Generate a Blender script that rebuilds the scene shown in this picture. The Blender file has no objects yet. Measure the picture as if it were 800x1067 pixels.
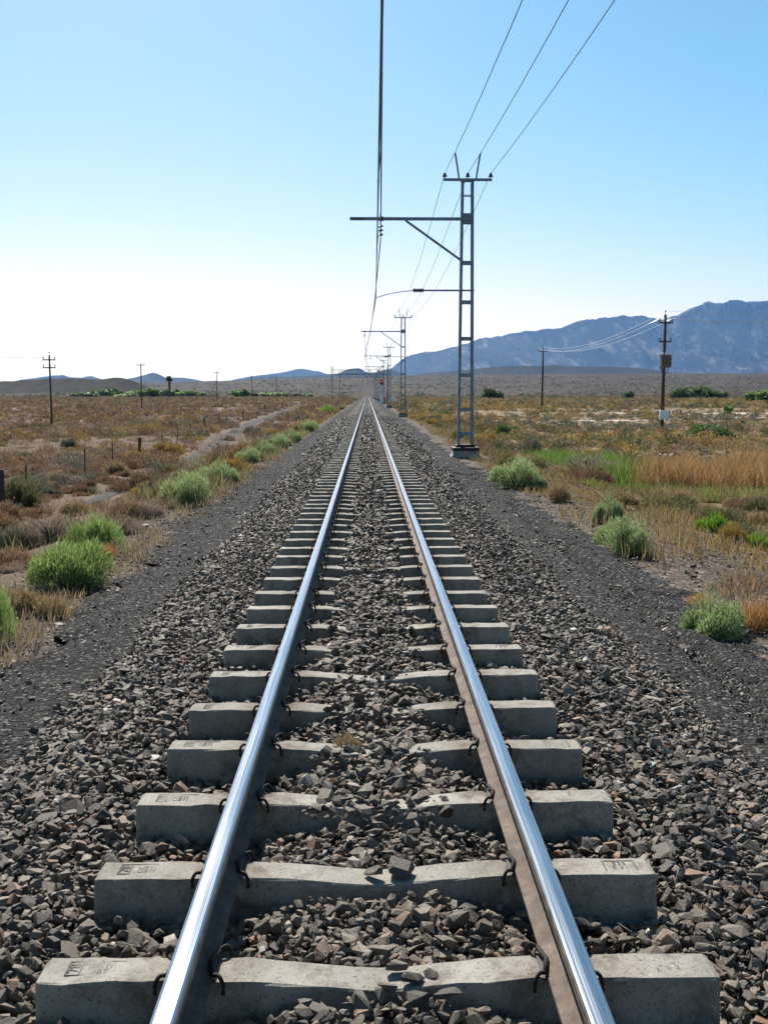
import bpy, bmesh, math, random
import numpy as np
from mathutils import Vector, Matrix

S = bpy.context.scene
COL = S.collection
R = np.random.default_rng(7)
random.seed(7)
PI = math.pi

# ------------------------------------------------------------------ camera model
F = 1060.0                                   # focal length in photo pixels (800 x 1067)
PITCH = math.atan(123.0 / F)
YAW = math.atan(17.0 / F)
CAM = np.array([-0.035, 0.0, 2.20])
_f = np.array([math.sin(YAW) * math.cos(PITCH), math.cos(YAW) * math.cos(PITCH), -math.sin(PITCH)])
_r = np.array([math.cos(YAW), -math.sin(YAW), 0.0])
_u = np.cross(_r, _f)


def at(px, py, Y):
    d = _f + _r * (px - 400) / F - _u * (py - 533.5) / F
    return CAM + d * (Y / d[1])


def gr(px, py):
    """where the line of sight meets the terrain"""
    d = _f + _r * (px - 400) / F - _u * (py - 533.5) / F
    z = -0.3
    p = CAM
    for _ in range(30):
        t = (z - CAM[2]) / d[2]
        p = CAM + d * t
        z = 0.5 * z + 0.5 * float(H(np.array([p[0]]), np.array([p[1]]))[0])
    return p


# ------------------------------------------------------------------ numpy noise
def _hash(i, j, seed):
    n = (i * 374761393 + j * 668265263 + seed * 974634777) & 0xFFFFFFFF
    n = ((n ^ (n >> 13)) * 1274126177) & 0xFFFFFFFF
    return ((n ^ (n >> 16)) & 0xFFFF) / 65535.0


def vnoise(x, y, seed=0):
    x = np.asarray(x, float); y = np.asarray(y, float)
    i = np.floor(x).astype(np.int64); j = np.floor(y).astype(np.int64)
    u = x - i; v = y - j
    u = u * u * (3 - 2 * u); v = v * v * (3 - 2 * v)
    a = _hash(i, j, seed); b = _hash(i + 1, j, seed); c = _hash(i, j + 1, seed); d = _hash(i + 1, j + 1, seed)
    return a + (b - a) * u + (c - a) * v + (a - b - c + d) * u * v


def fbm(x, y, octaves=4, seed=0, gain=0.5):
    s = 0; a = 1; t = 0
    for k in range(octaves):
        s = s + a * vnoise(x * 2 ** k, y * 2 ** k, seed + k * 17); t += a; a *= gain
    return s / t


def sstep(x, a, b):
    t = np.clip((np.asarray(x, float) - a) / (b - a), 0, 1)
    return t * t * (3 - 2 * t)


# ------------------------------------------------------------------ terrain height
def rise(X, Y):
    t = np.clip((Y - 560) / 940.0, 0, 1)
    crest = np.interp(X, [-6000, -700, -259, -117, -4, 81, 600, 6000], [15, 16, 18.5, 23.5, 25.5, 29, 31.5, 33])
    return crest * t ** 1.3 - np.clip(Y - 1520, 0, None) * .002


def H(X, Y, rough=True):
    X = np.asarray(X, float); Y = np.asarray(Y, float)
    zl = np.interp(Y, [0, 20, 60, 110, 170, 250, 300, 450, 620], [-.33, -.38, -.75, -.85, -.25, .35, .6, .9, 1.0])
    zr = np.interp(Y, [0, 8, 20, 40, 75, 143, 300, 450, 620], [-.35, -.40, -.65, -.65, -.45, .05, .5, .8, 1.0])
    fl = sstep(-X, 3.7, 7.0); fr = sstep(X, 3.9, 7.5)
    z = zl * fl + zr * fr
    if rough:
        m = np.maximum(sstep(-X, 3.3, 5.5), sstep(X, 3.6, 5.5))
        hum = (fbm(X * .55, Y * .55, 3, 3) - .5) * .20 + (fbm(X * .09, Y * .09, 3, 9) - .5) * .45
        z = z + hum * m * np.interp(Y, [0, 300, 620, 1500], [1, 1, 2.5, 8])
    return z + rise(X, Y)


# ------------------------------------------------------------------ object helpers
def npmesh(name, V, Fc, mats, attrs=None, mat_idx=None, smooth=False):
    """mesh from numpy arrays; Fc is (M,k) or a list of such arrays; attrs = {name: per-vertex float or (N,4)}"""
    me = bpy.data.meshes.new(name)
    V = np.asarray(V, np.float32)
    groups = Fc if isinstance(Fc, list) else [Fc]
    groups = [np.asarray(g, np.int32) for g in groups if len(g)]
    loops = np.concatenate([g.ravel() for g in groups])
    counts = np.concatenate([np.full(len(g), g.shape[1], np.int32) for g in groups])
    starts = np.concatenate([[0], np.cumsum(counts)[:-1]]).astype(np.int32)
    me.vertices.add(len(V)); me.vertices.foreach_set('co', V.ravel())
    me.loops.add(len(loops)); me.loops.foreach_set('vertex_index', loops)
    me.polygons.add(len(counts)); me.polygons.foreach_set('loop_start', starts)
    try:
        me.polygons.foreach_set('loop_total', counts)
    except Exception:
        pass
    if mat_idx is not None:
        me.polygons.foreach_set('material_index', np.asarray(mat_idx, np.int32))
    for m in (mats if isinstance(mats, (list, tuple)) else [mats]):
        me.materials.append(m)
    for k, a in (attrs or {}).items():
        a = np.asarray(a, np.float32)
        if a.ndim == 1:
            at_ = me.attributes.new(k, 'FLOAT', 'POINT'); at_.data.foreach_set('value', a)
        else:
            at_ = me.attributes.new(k, 'FLOAT_COLOR', 'POINT'); at_.data.foreach_set('color', a.ravel())
    me.polygons.foreach_set('use_smooth', np.full(len(counts), smooth, bool))
    me.update(calc_edges=True)
    me.validate()
    return me


def link(name, me, parent=None, loc=None):
    o = bpy.data.objects.new(name, me)
    COL.objects.link(o)
    if parent is not None:
        o.parent = parent
    if loc is not None:
        o.location = loc
    return o


def thing(o, label, cat, group=None):
    o['label'] = label; o['category'] = cat
    if group:
        o['group'] = group
    return o


def empty(name, loc, label, cat, group=None, rz=0):
    o = bpy.data.objects.new(name, None)
    o.empty_display_size = .2
    COL.objects.link(o)
    o.location = [float(v) for v in loc]; o.rotation_euler = (0, 0, rz)
    return thing(o, label, cat, group)


def kind(o, k):
    o['kind'] = k
    return o


def dup(root):
    r = root.copy(); COL.objects.link(r)
    for ch in list(root.children):
        c = ch.copy(); COL.objects.link(c); c.parent = r
        for g in list(ch.children):
            d = g.copy(); COL.objects.link(d); d.parent = c
    return r


class MB:
    """collects boxes, bars and lathes into one mesh"""
    def __init__(self):
        self.v = []; self.f = []

    def _add(self, vs, fs):
        b = len(self.v)
        self.v += [tuple(map(float, p)) for p in vs]
        self.f += [tuple(b + i for i in q) for q in fs]

    def box(self, c, s, bev=0.0):
        x, y, z = c; a, b, d = s[0] / 2, s[1] / 2, s[2] / 2
        if bev <= 0:
            vs = [(x + i * a, y + j * b, z + k * d) for k in (-1, 1) for j in (-1, 1) for i in (-1, 1)]
            self._add(vs, [(0, 2, 3, 1), (4, 5, 7, 6), (0, 1, 5, 4), (2, 6, 7, 3), (0, 4, 6, 2), (1, 3, 7, 5)])
        else:
            bm = bmesh.new(); bmesh.ops.create_cube(bm, size=1)
            for v in bm.verts:
                v.co = Vector((x + v.co.x * s[0], y + v.co.y * s[1], z + v.co.z * s[2]))
            bmesh.ops.bevel(bm, geom=list(bm.edges), offset=bev, segments=2, affect='EDGES', profile=.5)
            bm.verts.index_update()
            self._add([v.co for v in bm.verts], [[v.index for v in f.verts] for f in bm.faces]); bm.free()

    def tube(self, pts, rad, n=6, caps=True):
        pts = [np.asarray(p, float) for p in pts]
        rads = rad if isinstance(rad, (list, tuple, np.ndarray)) else [rad] * len(pts)
        rings = []
        ref = None
        for i, p in enumerate(pts):
            d = pts[min(i + 1, len(pts) - 1)] - pts[max(i - 1, 0)]
            d = d / (np.linalg.norm(d) + 1e-12)
            if ref is None:
                ref = np.array([0, 0, 1.]) if abs(d[2]) < .9 else np.array([1., 0, 0])
            a = np.cross(d, ref); a /= np.linalg.norm(a) + 1e-12
            b = np.cross(d, a)
            ref = np.cross(a, d) if False else ref
            rings.append([p + rads[i] * (math.cos(2 * PI * k / n) * a + math.sin(2 * PI * k / n) * b) for k in range(n)])
        vs = [q for r_ in rings for q in r_]
        fs = []
        for i in range(len(rings) - 1):
            for k in range(n):
                fs.append((i * n + k, i * n + (k + 1) % n, (i + 1) * n + (k + 1) % n, (i + 1) * n + k))
        if caps:
            fs.append(tuple(range(n - 1, -1, -1))); fs.append(tuple((len(rings) - 1) * n + k for k in range(n)))
        self._add(vs, fs)

    def bar(self, a, b, w, h):
        """rectangular bar from a to b, width w (sideways), height h"""
        a = np.asarray(a, float); b = np.asarray(b, float)
        d = b - a; d /= np.linalg.norm(d)
        ref = np.array([0, 0, 1.]) if abs(d[2]) < .95 else np.array([0, 1., 0])
        s = np.cross(d, ref); s /= np.linalg.norm(s)
        t = np.cross(s, d)
        vs = []
        for p in (a, b):
            for i, j in ((-1, -1), (1, -1), (1, 1), (-1, 1)):
                vs.append(p + s * i * w / 2 + t * j * h / 2)
        self._add(vs, [(0, 1, 2, 3), (7, 6, 5, 4), (0, 4, 5, 1), (1, 5, 6, 2), (2, 6, 7, 3), (3, 7, 4, 0)])

    def lathe(self, c, prof, n=12):
        """prof: (radius, z) pairs from bottom to top round the vertical axis through c"""
        vs = []; fs = []
        for r_, z in prof:
            for k in range(n):
                vs.append((c[0] + r_ * math.cos(2 * PI * k / n), c[1] + r_ * math.sin(2 * PI * k / n), c[2] + z))
        for i in range(len(prof) - 1):
            for k in range(n):
                fs.append((i * n + k, i * n + (k + 1) % n, (i + 1) * n + (k + 1) % n, (i + 1) * n + k))
        fs.append(tuple(range(n - 1, -1, -1))); fs.append(tuple((len(prof) - 1) * n + k for k in range(n)))
        self._add(vs, fs)

    def mesh(self, name, mat, smooth=False):
        me = bpy.data.meshes.new(name)
        me.from_pydata(self.v, [], self.f)
        me.materials.append(mat)
        bm = bmesh.new(); bm.from_mesh(me)
        bmesh.ops.recalc_face_normals(bm, faces=list(bm.faces)); bm.to_mesh(me); bm.free()
        if smooth:
            me.polygons.foreach_set('use_smooth', [True] * len(me.polygons))
        me.update()
        return me

    def build(self, name, mat, parent=None, loc=None, smooth=False):
        return link(name, self.mesh(name, mat, smooth), parent, loc)


# ------------------------------------------------------------------ materials
def new_mat(name):
    m = bpy.data.materials.new(name); m.use_nodes = True
    nt = m.node_tree
    return m, nt, nt.nodes['Principled BSDF']


def N(nt, t, **kw):
    n = nt.nodes.new(t)
    for k, v in kw.items():
        if k in n.inputs.keys() if hasattr(n.inputs, 'keys') else False:
            n.inputs[k].default_value = v
        else:
            setattr(n, k, v)
    return n


def noise(nt, scale, detail=4, rough=.55, vec=None, dim='3D'):
    n = nt.nodes.new('ShaderNodeTexNoise'); n.noise_dimensions = dim
    n.inputs['Scale'].default_value = scale; n.inputs['Detail'].default_value = detail; n.inputs['Roughness'].default_value = rough
    if vec is not None:
        nt.links.new(vec, n.inputs['Vector'])
    return n.outputs['Fac']


def ramp(nt, fac, stops):
    r_ = nt.nodes.new('ShaderNodeValToRGB')
    els = r_.color_ramp.elements
    while len(els) < len(stops):
        els.new(.5)
    for e, (p, c) in zip(els, stops):
        e.position = p; e.color = (*c, 1) if len(c) == 3 else c
    nt.links.new(fac, r_.inputs['Fac'])
    return r_.outputs['Color']


def mixc(nt, fac, a, b, mode='MIX'):
    m = nt.nodes.new('ShaderNodeMix'); m.data_type = 'RGBA'; m.blend_type = mode
    for s, v in ((m.inputs['Factor'], fac), (m.inputs['A'], a), (m.inputs['B'], b)):
        pass
    def put(sock, v):
        if isinstance(v, (int, float)):
            sock.default_value = v
        elif isinstance(v, tuple):
            sock.default_value = (*v, 1) if len(v) == 3 else v
        else:
            nt.links.new(v, sock)
    put(m.inputs[0], fac); put(m.inputs[6], a); put(m.inputs[7], b)
    return m.outputs[2]


def math_(nt, op, a, b=None, clamp=False):
    m = nt.nodes.new('ShaderNodeMath'); m.operation = op; m.use_clamp = clamp
    for i, v in enumerate((a, b)):
        if v is None:
            continue
        if isinstance(v, (int, float)):
            m.inputs[i].default_value = v
        else:
            nt.links.new(v, m.inputs[i])
    return m.outputs[0]


def maprange(nt, v, a, b, c=0., d=1.):
    m = nt.nodes.new('ShaderNodeMapRange'); m.clamp = True
    nt.links.new(v, m.inputs['Value'])
    for i, k in zip((1, 2, 3, 4), (a, b, c, d)):
        m.inputs[i].default_value = k
    return m.outputs['Result']


def bump(nt, bsdf, height, strength=.5, dist=.01):
    b = nt.nodes.new('ShaderNodeBump'); b.inputs['Strength'].default_value = strength; b.inputs['Distance'].default_value = dist
    nt.links.new(height, b.inputs['Height']); nt.links.new(b.outputs['Normal'], bsdf.inputs['Normal'])


def pos(nt):
    return nt.nodes.new('ShaderNodeNewGeometry').outputs['Position']


def objco(nt):
    return nt.nodes.new('ShaderNodeTexCoord').outputs['Object']


def attr(nt, name, out='Fac'):
    a = nt.nodes.new('ShaderNodeAttribute'); a.attribute_name = name
    return a.outputs[out]


def simple(name, col, rough=.7, metal=0., var=.25, scale=6., bump_s=0., spec=.4, dirt=None):
    m, nt, b = new_mat(name)
    oc = objco(nt)
    n = noise(nt, scale, 5, .6, oc)
    lo = tuple(max(0, c * (1 - var)) for c in col); hi = tuple(c * (1 + var) for c in col)
    c = ramp(nt, n, [(.3, lo), (.7, hi)])
    if dirt:
        n2 = noise(nt, scale * .35, 6, .65, oc)
        c = mixc(nt, maprange(nt, n2, .5, .68), c, dirt)
    nt.links.new(c, b.inputs['Base Color'])
    b.inputs['Roughness'].default_value = rough; b.inputs['Metallic'].default_value = metal
    b.inputs['Specular IOR Level'].default_value = spec
    if bump_s:
        bump(nt, b, noise(nt, scale * 8, 5, .6, oc), bump_s, .01)
    return m


M = {}
M['steel'] = simple('galvanised_steel', (.14, .185, .245), .5, .2, .25, 3., .1, dirt=(.10, .085, .07))
M['dark_steel'] = simple('dark_clip_steel', (.022, .017, .014), .75, .0, .3, 30., 0., .2)
M['wire'] = simple('weathered_wire', (.05, .055, .06), .5, .5, .1)
M['alu'] = simple('aluminium_wire', (.62, .64, .66), .35, .8, .05)
M['insulator'] = simple('brown_porcelain', (.035, .03, .03), .25, 0, .1)
M['white_porcelain'] = simple('white_porcelain', (.6, .62, .62), .3, 0, .1)
M['plinth'] = simple('plinth_concrete', (.27, .255, .225), .9, 0, .3, 5., .4, dirt=(.09, .085, .07))
M['black_paint'] = simple('bitumen_coat', (.015, .015, .016), .55, 0, .2)
M['pole_wood'] = simple('creosoted_wood', (.06, .045, .034), .85, 0, .35, 4., .3)
M['post_wood'] = simple('dark_fence_wood', (.05, .038, .03), .9, 0, .35, 8., .3)
M['white_paint'] = simple('white_paint', (.62, .68, .70), .5, 0, .08, 4.)
M['tank'] = simple('transformer_paint', (.12, .11, .085), .55, 0, .2, 4.)
M['signal_black'] = simple('signal_black', (.02, .02, .022), .5, 0, .1)
M['trunk'] = simple('bark', (.10, .075, .05), .9, 0, .3, 6., .3)


def concrete():
    m, nt, b = new_mat('sleeper_concrete')
    oi = nt.nodes.new('ShaderNodeObjectInfo')
    add = nt.nodes.new('ShaderNodeVectorMath'); add.operation = 'ADD'
    nt.links.new(objco(nt), add.inputs[0])
    mul = nt.nodes.new('ShaderNodeVectorMath'); mul.operation = 'SCALE'; mul.inputs['Scale'].default_value = 40
    nt.links.new(oi.outputs['Location'], mul.inputs[0]); nt.links.new(mul.outputs[0], add.inputs[1])
    v = add.outputs[0]
    c = ramp(nt, noise(nt, 3.5, 6, .65, v), [(.28, (.19, .175, .150)), (.5, (.275, .256, .222)), (.75, (.355, .332, .29))])
    grit = noise(nt, 95, 3, .6, v)
    c = mixc(nt, maprange(nt, grit, .56, .68, 0, .8), c, (.075, .066, .056))
    c = mixc(nt, maprange(nt, noise(nt, 60, 2, .5, v), .62, .70, 0, .6), c, (.40, .38, .34))
    st = noise(nt, 9, 8, .7, v)
    c = mixc(nt, maprange(nt, st, .52, .68, 0, .8), c, (.115, .095, .075))
    c = mixc(nt, maprange(nt, oi.outputs['Random'], 0, 1, 0, .35), c, (.15, .137, .118))
    # rust washed off the rail on the seat area
    sep = nt.nodes.new('ShaderNodeSeparateXYZ'); nt.links.new(objco(nt), sep.inputs[0])
    d = math_(nt, 'ABSOLUTE', math_(nt, 'SUBTRACT', math_(nt, 'ABSOLUTE', sep.outputs['X']), .565))
    near = math_(nt, 'MULTIPLY', maprange(nt, d, .08, .24, .9, 0), maprange(nt, st, .35, .6))
    c = mixc(nt, near, c, (.085, .058, .042))
    nt.links.new(c, b.inputs['Base Color'])
    b.inputs['Roughness'].default_value = .93; b.inputs['Specular IOR Level'].default_value = .2
    h = math_(nt, 'ADD', math_(nt, 'MULTIPLY', noise(nt, 160, 3, .6, v), .5), noise(nt, 28, 5, .6, v))
    bump(nt, b, h, .55, .008)
    return m


M['concrete'] = concrete()
M['mark'] = simple('moulded_mark', (.10, .092, .08), .95, 0, .3, 60.)


def rail_mats():
    m, nt, b = new_mat('rail_rust')
    v = objco(nt)
    c = ramp(nt, noise(nt, 14, 6, .65, v), [(.3, (.05, .035, .027)), (.55, (.115, .083, .065)), (.8, (.19, .145, .115))])
    sp = noise(nt, 120, 3, .6, v)
    c = mixc(nt, maprange(nt, sp, .62, .7, 0, .8), c, (.05, .035, .028))
    nt.links.new(c, b.inputs['Base Color']); b.inputs['Roughness'].default_value = .8; b.inputs['Specular IOR Level'].default_value = .3
    bump(nt, b, sp, .5, .004)
    m2, nt, b = new_mat('rail_polished')
    v = objco(nt)
    mp = nt.nodes.new('ShaderNodeMapping'); mp.inputs['Scale'].default_value = (90, .35, 1); nt.links.new(v, mp.inputs['Vector'])
    s = noise(nt, 4, 6, .6, mp.outputs[0])
    c = ramp(nt, s, [(.25, (.24, .26, .285)), (.5, (.36, .38, .405)), (.75, (.54, .555, .57))])
    nt.links.new(c, b.inputs['Base Color']); b.inputs['Metallic'].default_value = 1.
    nt.links.new(maprange(nt, s, .3, .7, .15, .25), b.inputs['Roughness'])
    bump(nt, b, s, .05, .002)
    m3, nt, b = new_mat('rail_head_side')
    v = objco(nt)
    c = ramp(nt, noise(nt, 20, 6, .6, v), [(.3, (.10, .075, .06)), (.7, (.24, .20, .17))])
    nt.links.new(c, b.inputs['Base Color']); b.inputs['Metallic'].default_value = .4; b.inputs['Roughness'].default_value = .55
    return m, m2, m3


M['rust'], M['polish'], M['headside'] = rail_mats()


def stone_mat():
    m, nt, b = new_mat('ballast_stone')
    rnd = attr(nt, 'rnd')
    c = ramp(nt, rnd, [(0, (.034, .031, .028)), (.20, (.068, .060, .050)), (.42, (.118, .102, .082)), (.60, (.175, .145, .112)),
                       (.74, (.098, .076, .060)), (.86, (.225, .185, .142)), (.94, (.22, .110, .06)), (1, (.44, .41, .37))])
    v = pos(nt)
    n = noise(nt, 38, 6, .65, v)
    c = mixc(nt, maprange(nt, n, .35, .7, 0, .7), c, (.085, .073, .062))
    n2 = noise(nt, 11, 3, .5, v)
    c = mixc(nt, maprange(nt, n2, .54, .75, 0, .5), c, (.27, .215, .16))
    nt.links.new(c, b.inputs['Base Color'])
    b.inputs['Roughness'].default_value = .66; b.inputs['Specular IOR Level'].default_value = .2
    bump(nt, b, noise(nt, 110, 4, .65, v), .6, .006)
    return m


M['stone'] = stone_mat()


def gravel_mat(name, cols, vs, bump_d):
    m, nt, b = new_mat(name)
    v = pos(nt)
    vo = nt.nodes.new('ShaderNodeTexVoronoi'); vo.inputs['Scale'].default_value = vs; vo.inputs['Randomness'].default_value = 1
    nt.links.new(v, vo.inputs['Vector'])
    sp = nt.nodes.new('ShaderNodeSeparateColor'); nt.links.new(vo.outputs['Color'], sp.inputs[0])
    c = ramp(nt, sp.outputs[0], cols)
    big = noise(nt, .9, 6, .65, v)
    c = mixc(nt, maprange(nt, big, .45, .72, 0, .6), c, tuple(x * y for x, y in zip(cols[2][1], (1.12, 1.1, 1.08))))
    nt.links.new(c, b.inputs['Base Color']); b.inputs['Roughness'].default_value = .95; b.inputs['Specular IOR Level'].default_value = .08
    h = math_(nt, 'ADD', math_(nt, 'MULTIPLY', vo.outputs['Distance'], -1.), math_(nt, 'MULTIPLY', noise(nt, vs * .4, 4, .6, v), 1.2))
    bump(nt, b, h, .9, bump_d)
    return m


M['cess'] = gravel_mat('shoulder_gravel', [(0, (.010, .010, .011)), (.45, (.022, .021, .021)), (.85, (.046, .044, .042)), (1, (.22, .21, .195))], 42, .03)
M['bed'] = gravel_mat('ballast_bed', [(0, (.028, .026, .024)), (.45, (.062, .055, .048)), (.8, (.105, .090, .075)), (1, (.22, .19, .16))], 15, .06)
M['road'] = gravel_mat('dirt_road_gravel', [(0, (.034, .032, .031)), (.5, (.056, .052, .050)), (.9, (.085, .078, .073)), (1, (.17, .155, .145))], 30, .02)


def ground_mat():
    m, nt, b = new_mat('karoo_soil')
    p = pos(nt)
    sep = nt.nodes.new('ShaderNodeSeparateXYZ'); nt.links.new(p, sep.inputs[0])
    n1 = noise(nt, .35, 6, .62, p)
    n2 = noise(nt, .06, 5, .6, p)
    n3 = noise(nt, 3.5, 6, .65, p)
    lsoil = ramp(nt, n1, [(.3, (.080, .050, .036)), (.5, (.115, .076, .053)), (.68, (.14, .103, .075)), (.82, (.17, .135, .10))])
    rsoil = ramp(nt, n1, [(.3, (.105, .072, .042)), (.5, (.155, .108, .062)), (.68, (.21, .15, .09)), (.82, (.28, .22, .15))])
    side = maprange(nt, sep.outputs['X'], -6, 6)
    near = mixc(nt, side, lsoil, rsoil)
    near = mixc(nt, maprange(nt, n3, .45, .72, 0, .55), near, (.12, .095, .07))
    # stony, darker soil on the banks of the formation
    vo = nt.nodes.new('ShaderNodeTexVoronoi'); vo.inputs['Scale'].default_value = 26; nt.links.new(p, vo.inputs['Vector'])
    vs = nt.nodes.new('ShaderNodeSeparateColor'); nt.links.new(vo.outputs['Color'], vs.inputs[0])
    stony = ramp(nt, vs.outputs[0], [(0, (.030, .026, .023)), (.5, (.068, .055, .045)), (.85, (.115, .09, .07)), (1, (.26, .22, .18))])
    bankx = math_(nt, 'ADD', math_(nt, 'ABSOLUTE', sep.outputs['X']), math_(nt, 'MULTIPLY', n1, 2.5))
    bankx = math_(nt, 'SUBTRACT', bankx, math_(nt, 'MULTIPLY', maprange(nt, sep.outputs['X'], 0, 1), maprange(nt, sep.outputs['Y'], 13, 22, 1.6, 0)))
    near = mixc(nt, maprange(nt, bankx, 4.9, 6.8, .9, 0), near, stony)
    # bare sand streaks far over on the mountain side
    mp = nt.nodes.new('ShaderNodeMapping'); mp.inputs['Scale'].default_value = (.05, .22, 1); nt.links.new(p, mp.inputs['Vector'])
    sn = noise(nt, 1.0, 4, .55, mp.outputs[0])
    sand = math_(nt, 'MULTIPLY', maprange(nt, sn, .58, .64), math_(nt, 'MULTIPLY', maprange(nt, sep.outputs['Y'], 75, 90), maprange(nt, sep.outputs['Y'], 150, 200, 1, 0)))
    sand = math_(nt, 'MULTIPLY', sand, maprange(nt, sep.outputs['X'], 12, 22))
    near = mixc(nt, sand, near, (.46, .38, .29))
    # far plain, closely covered with dark shrubs
    f1 = math_(nt, 'ADD', math_(nt, 'MULTIPLY', noise(nt, .02, 5, .6, p), .5), math_(nt, 'MULTIPLY', noise(nt, .22, 3, .6, p), .5))
    far = ramp(nt, f1, [(.4, (.010, .007, .004)), (.5, (.030, .020, .012)), (.6, (.060, .040, .024))])
    wob = math_(nt, 'ADD', sep.outputs['Y'], math_(nt, 'MULTIPLY', n2, 160.))
    c = mixc(nt, maprange(nt, wob, 300, 480), near, far)
    nt.links.new(c, b.inputs['Base Color']); b.inputs['Roughness'].default_value = .95; b.inputs['Specular IOR Level'].default_value = .1
    bump(nt, b, math_(nt, 'ADD', n3, math_(nt, 'MULTIPLY', noise(nt, 22, 4, .6, p), .4)), .7, .08)
    return m


M['ground'] = ground_mat()


def hill_mat(name, dark, light, rock, s1, rock_amt=.5):
    m, nt, b = new_mat(name)
    mpn = nt.nodes.new('ShaderNodeMapping'); mpn.inputs['Scale'].default_value = (1.15, .17, .9); nt.links.new(pos(nt), mpn.inputs['Vector'])
    p = mpn.outputs[0]
    c = ramp(nt, noise(nt, s1, 7, .62, p), [(.35, dark), (.65, light)])
    geo = nt.nodes.new('ShaderNodeNewGeometry')
    r1 = noise(nt, s1 * 2.2, 8, .72, p)
    c = mixc(nt, maprange(nt, r1, .53, .63, 0, rock_amt), c, rock)
    nt.links.new(c, b.inputs['Base Color']); b.inputs['Roughness'].default_value = .95; b.inputs['Specular IOR Level'].default_value = .05
    bump(nt, b, noise(nt, s1 * 3, 8, .7, p), 1.0, .12 / s1)
    return m


M['mountain'] = hill_mat('mountain_rock', (.008, .010, .009), (.034, .032, .026), (.20, .165, .135), .0036, .8)
M['ridge'] = hill_mat('ridge_scrub', (.014, .014, .011), (.032, .028, .02), (.055, .046, .036), .008, .4)
M['mesa'] = hill_mat('hill_scrub', (.007, .006, .004), (.032, .024, .015), (.05, .038, .027), .09, .35)
M['peak'] = hill_mat('far_peak_rock', (.03, .03, .025), (.05, .045, .037), (.08, .07, .06), .003, .3)


def leaf_mat(name, trans=.35, rough=.6):
    m, nt, b = new_mat(name)
    col = attr(nt, 'col', 'Color')
    nt.links.new(col, b.inputs['Base Color']); b.inputs['Roughness'].default_value = rough; b.inputs['Specular IOR Level'].default_value = .25
    t = nt.nodes.new('ShaderNodeBsdfTranslucent'); nt.links.new(mixc(nt, .25, col, (.9, .9, .3), 'MULTIPLY'), t.inputs['Color'])
    mx = nt.nodes.new('ShaderNodeMixShader'); mx.inputs[0].default_value = trans
    nt.links.new(b.outputs[0], mx.inputs[1]); nt.links.new(t.outputs[0], mx.inputs[2])
    nt.links.new(mx.outputs[0], nt.nodes['Material Output'].inputs['Surface'])
    return m


M['leaf'] = leaf_mat('living_foliage', .38)
M['dryleaf'] = leaf_mat('dry_foliage', .28, .8)


# ------------------------------------------------------------------ ground sheet
def strips():
    a = [0.]; s = .22
    while a[-1] < 9000:
        if a[-1] > 9:
            s *= 1.045
        a.append(a[-1] + s)
    a = np.array(a)
    xs = np.concatenate([-a[:0:-1], a])
    ys = [-9.0]; s = .3
    while ys[-1] < 10000:
        if ys[-1] > 22:
            s *= 1.022
        ys.append(ys[-1] + s)
    return xs, np.array(ys)


def gridmesh(name, X, Y, Z, mat, smooth=True, attrs=None):
    ny, nx = X.shape
    V = np.stack([X, Y, Z], -1).reshape(-1, 3)
    i = np.arange(ny - 1)[:, None] * nx + np.arange(nx - 1)[None, :]
    i = i.ravel()
    Fq = np.stack([i, i + 1, i + nx + 1, i + nx], 1)
    return npmesh(name, V, Fq, mat, attrs, smooth=smooth)


ROAD_PX = [(60, 538), (115, 514), (165, 497), (203, 479), (235, 455), (264, 440), (291, 430), (306, 425), (317, 421.5)]
ROAD = None


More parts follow.
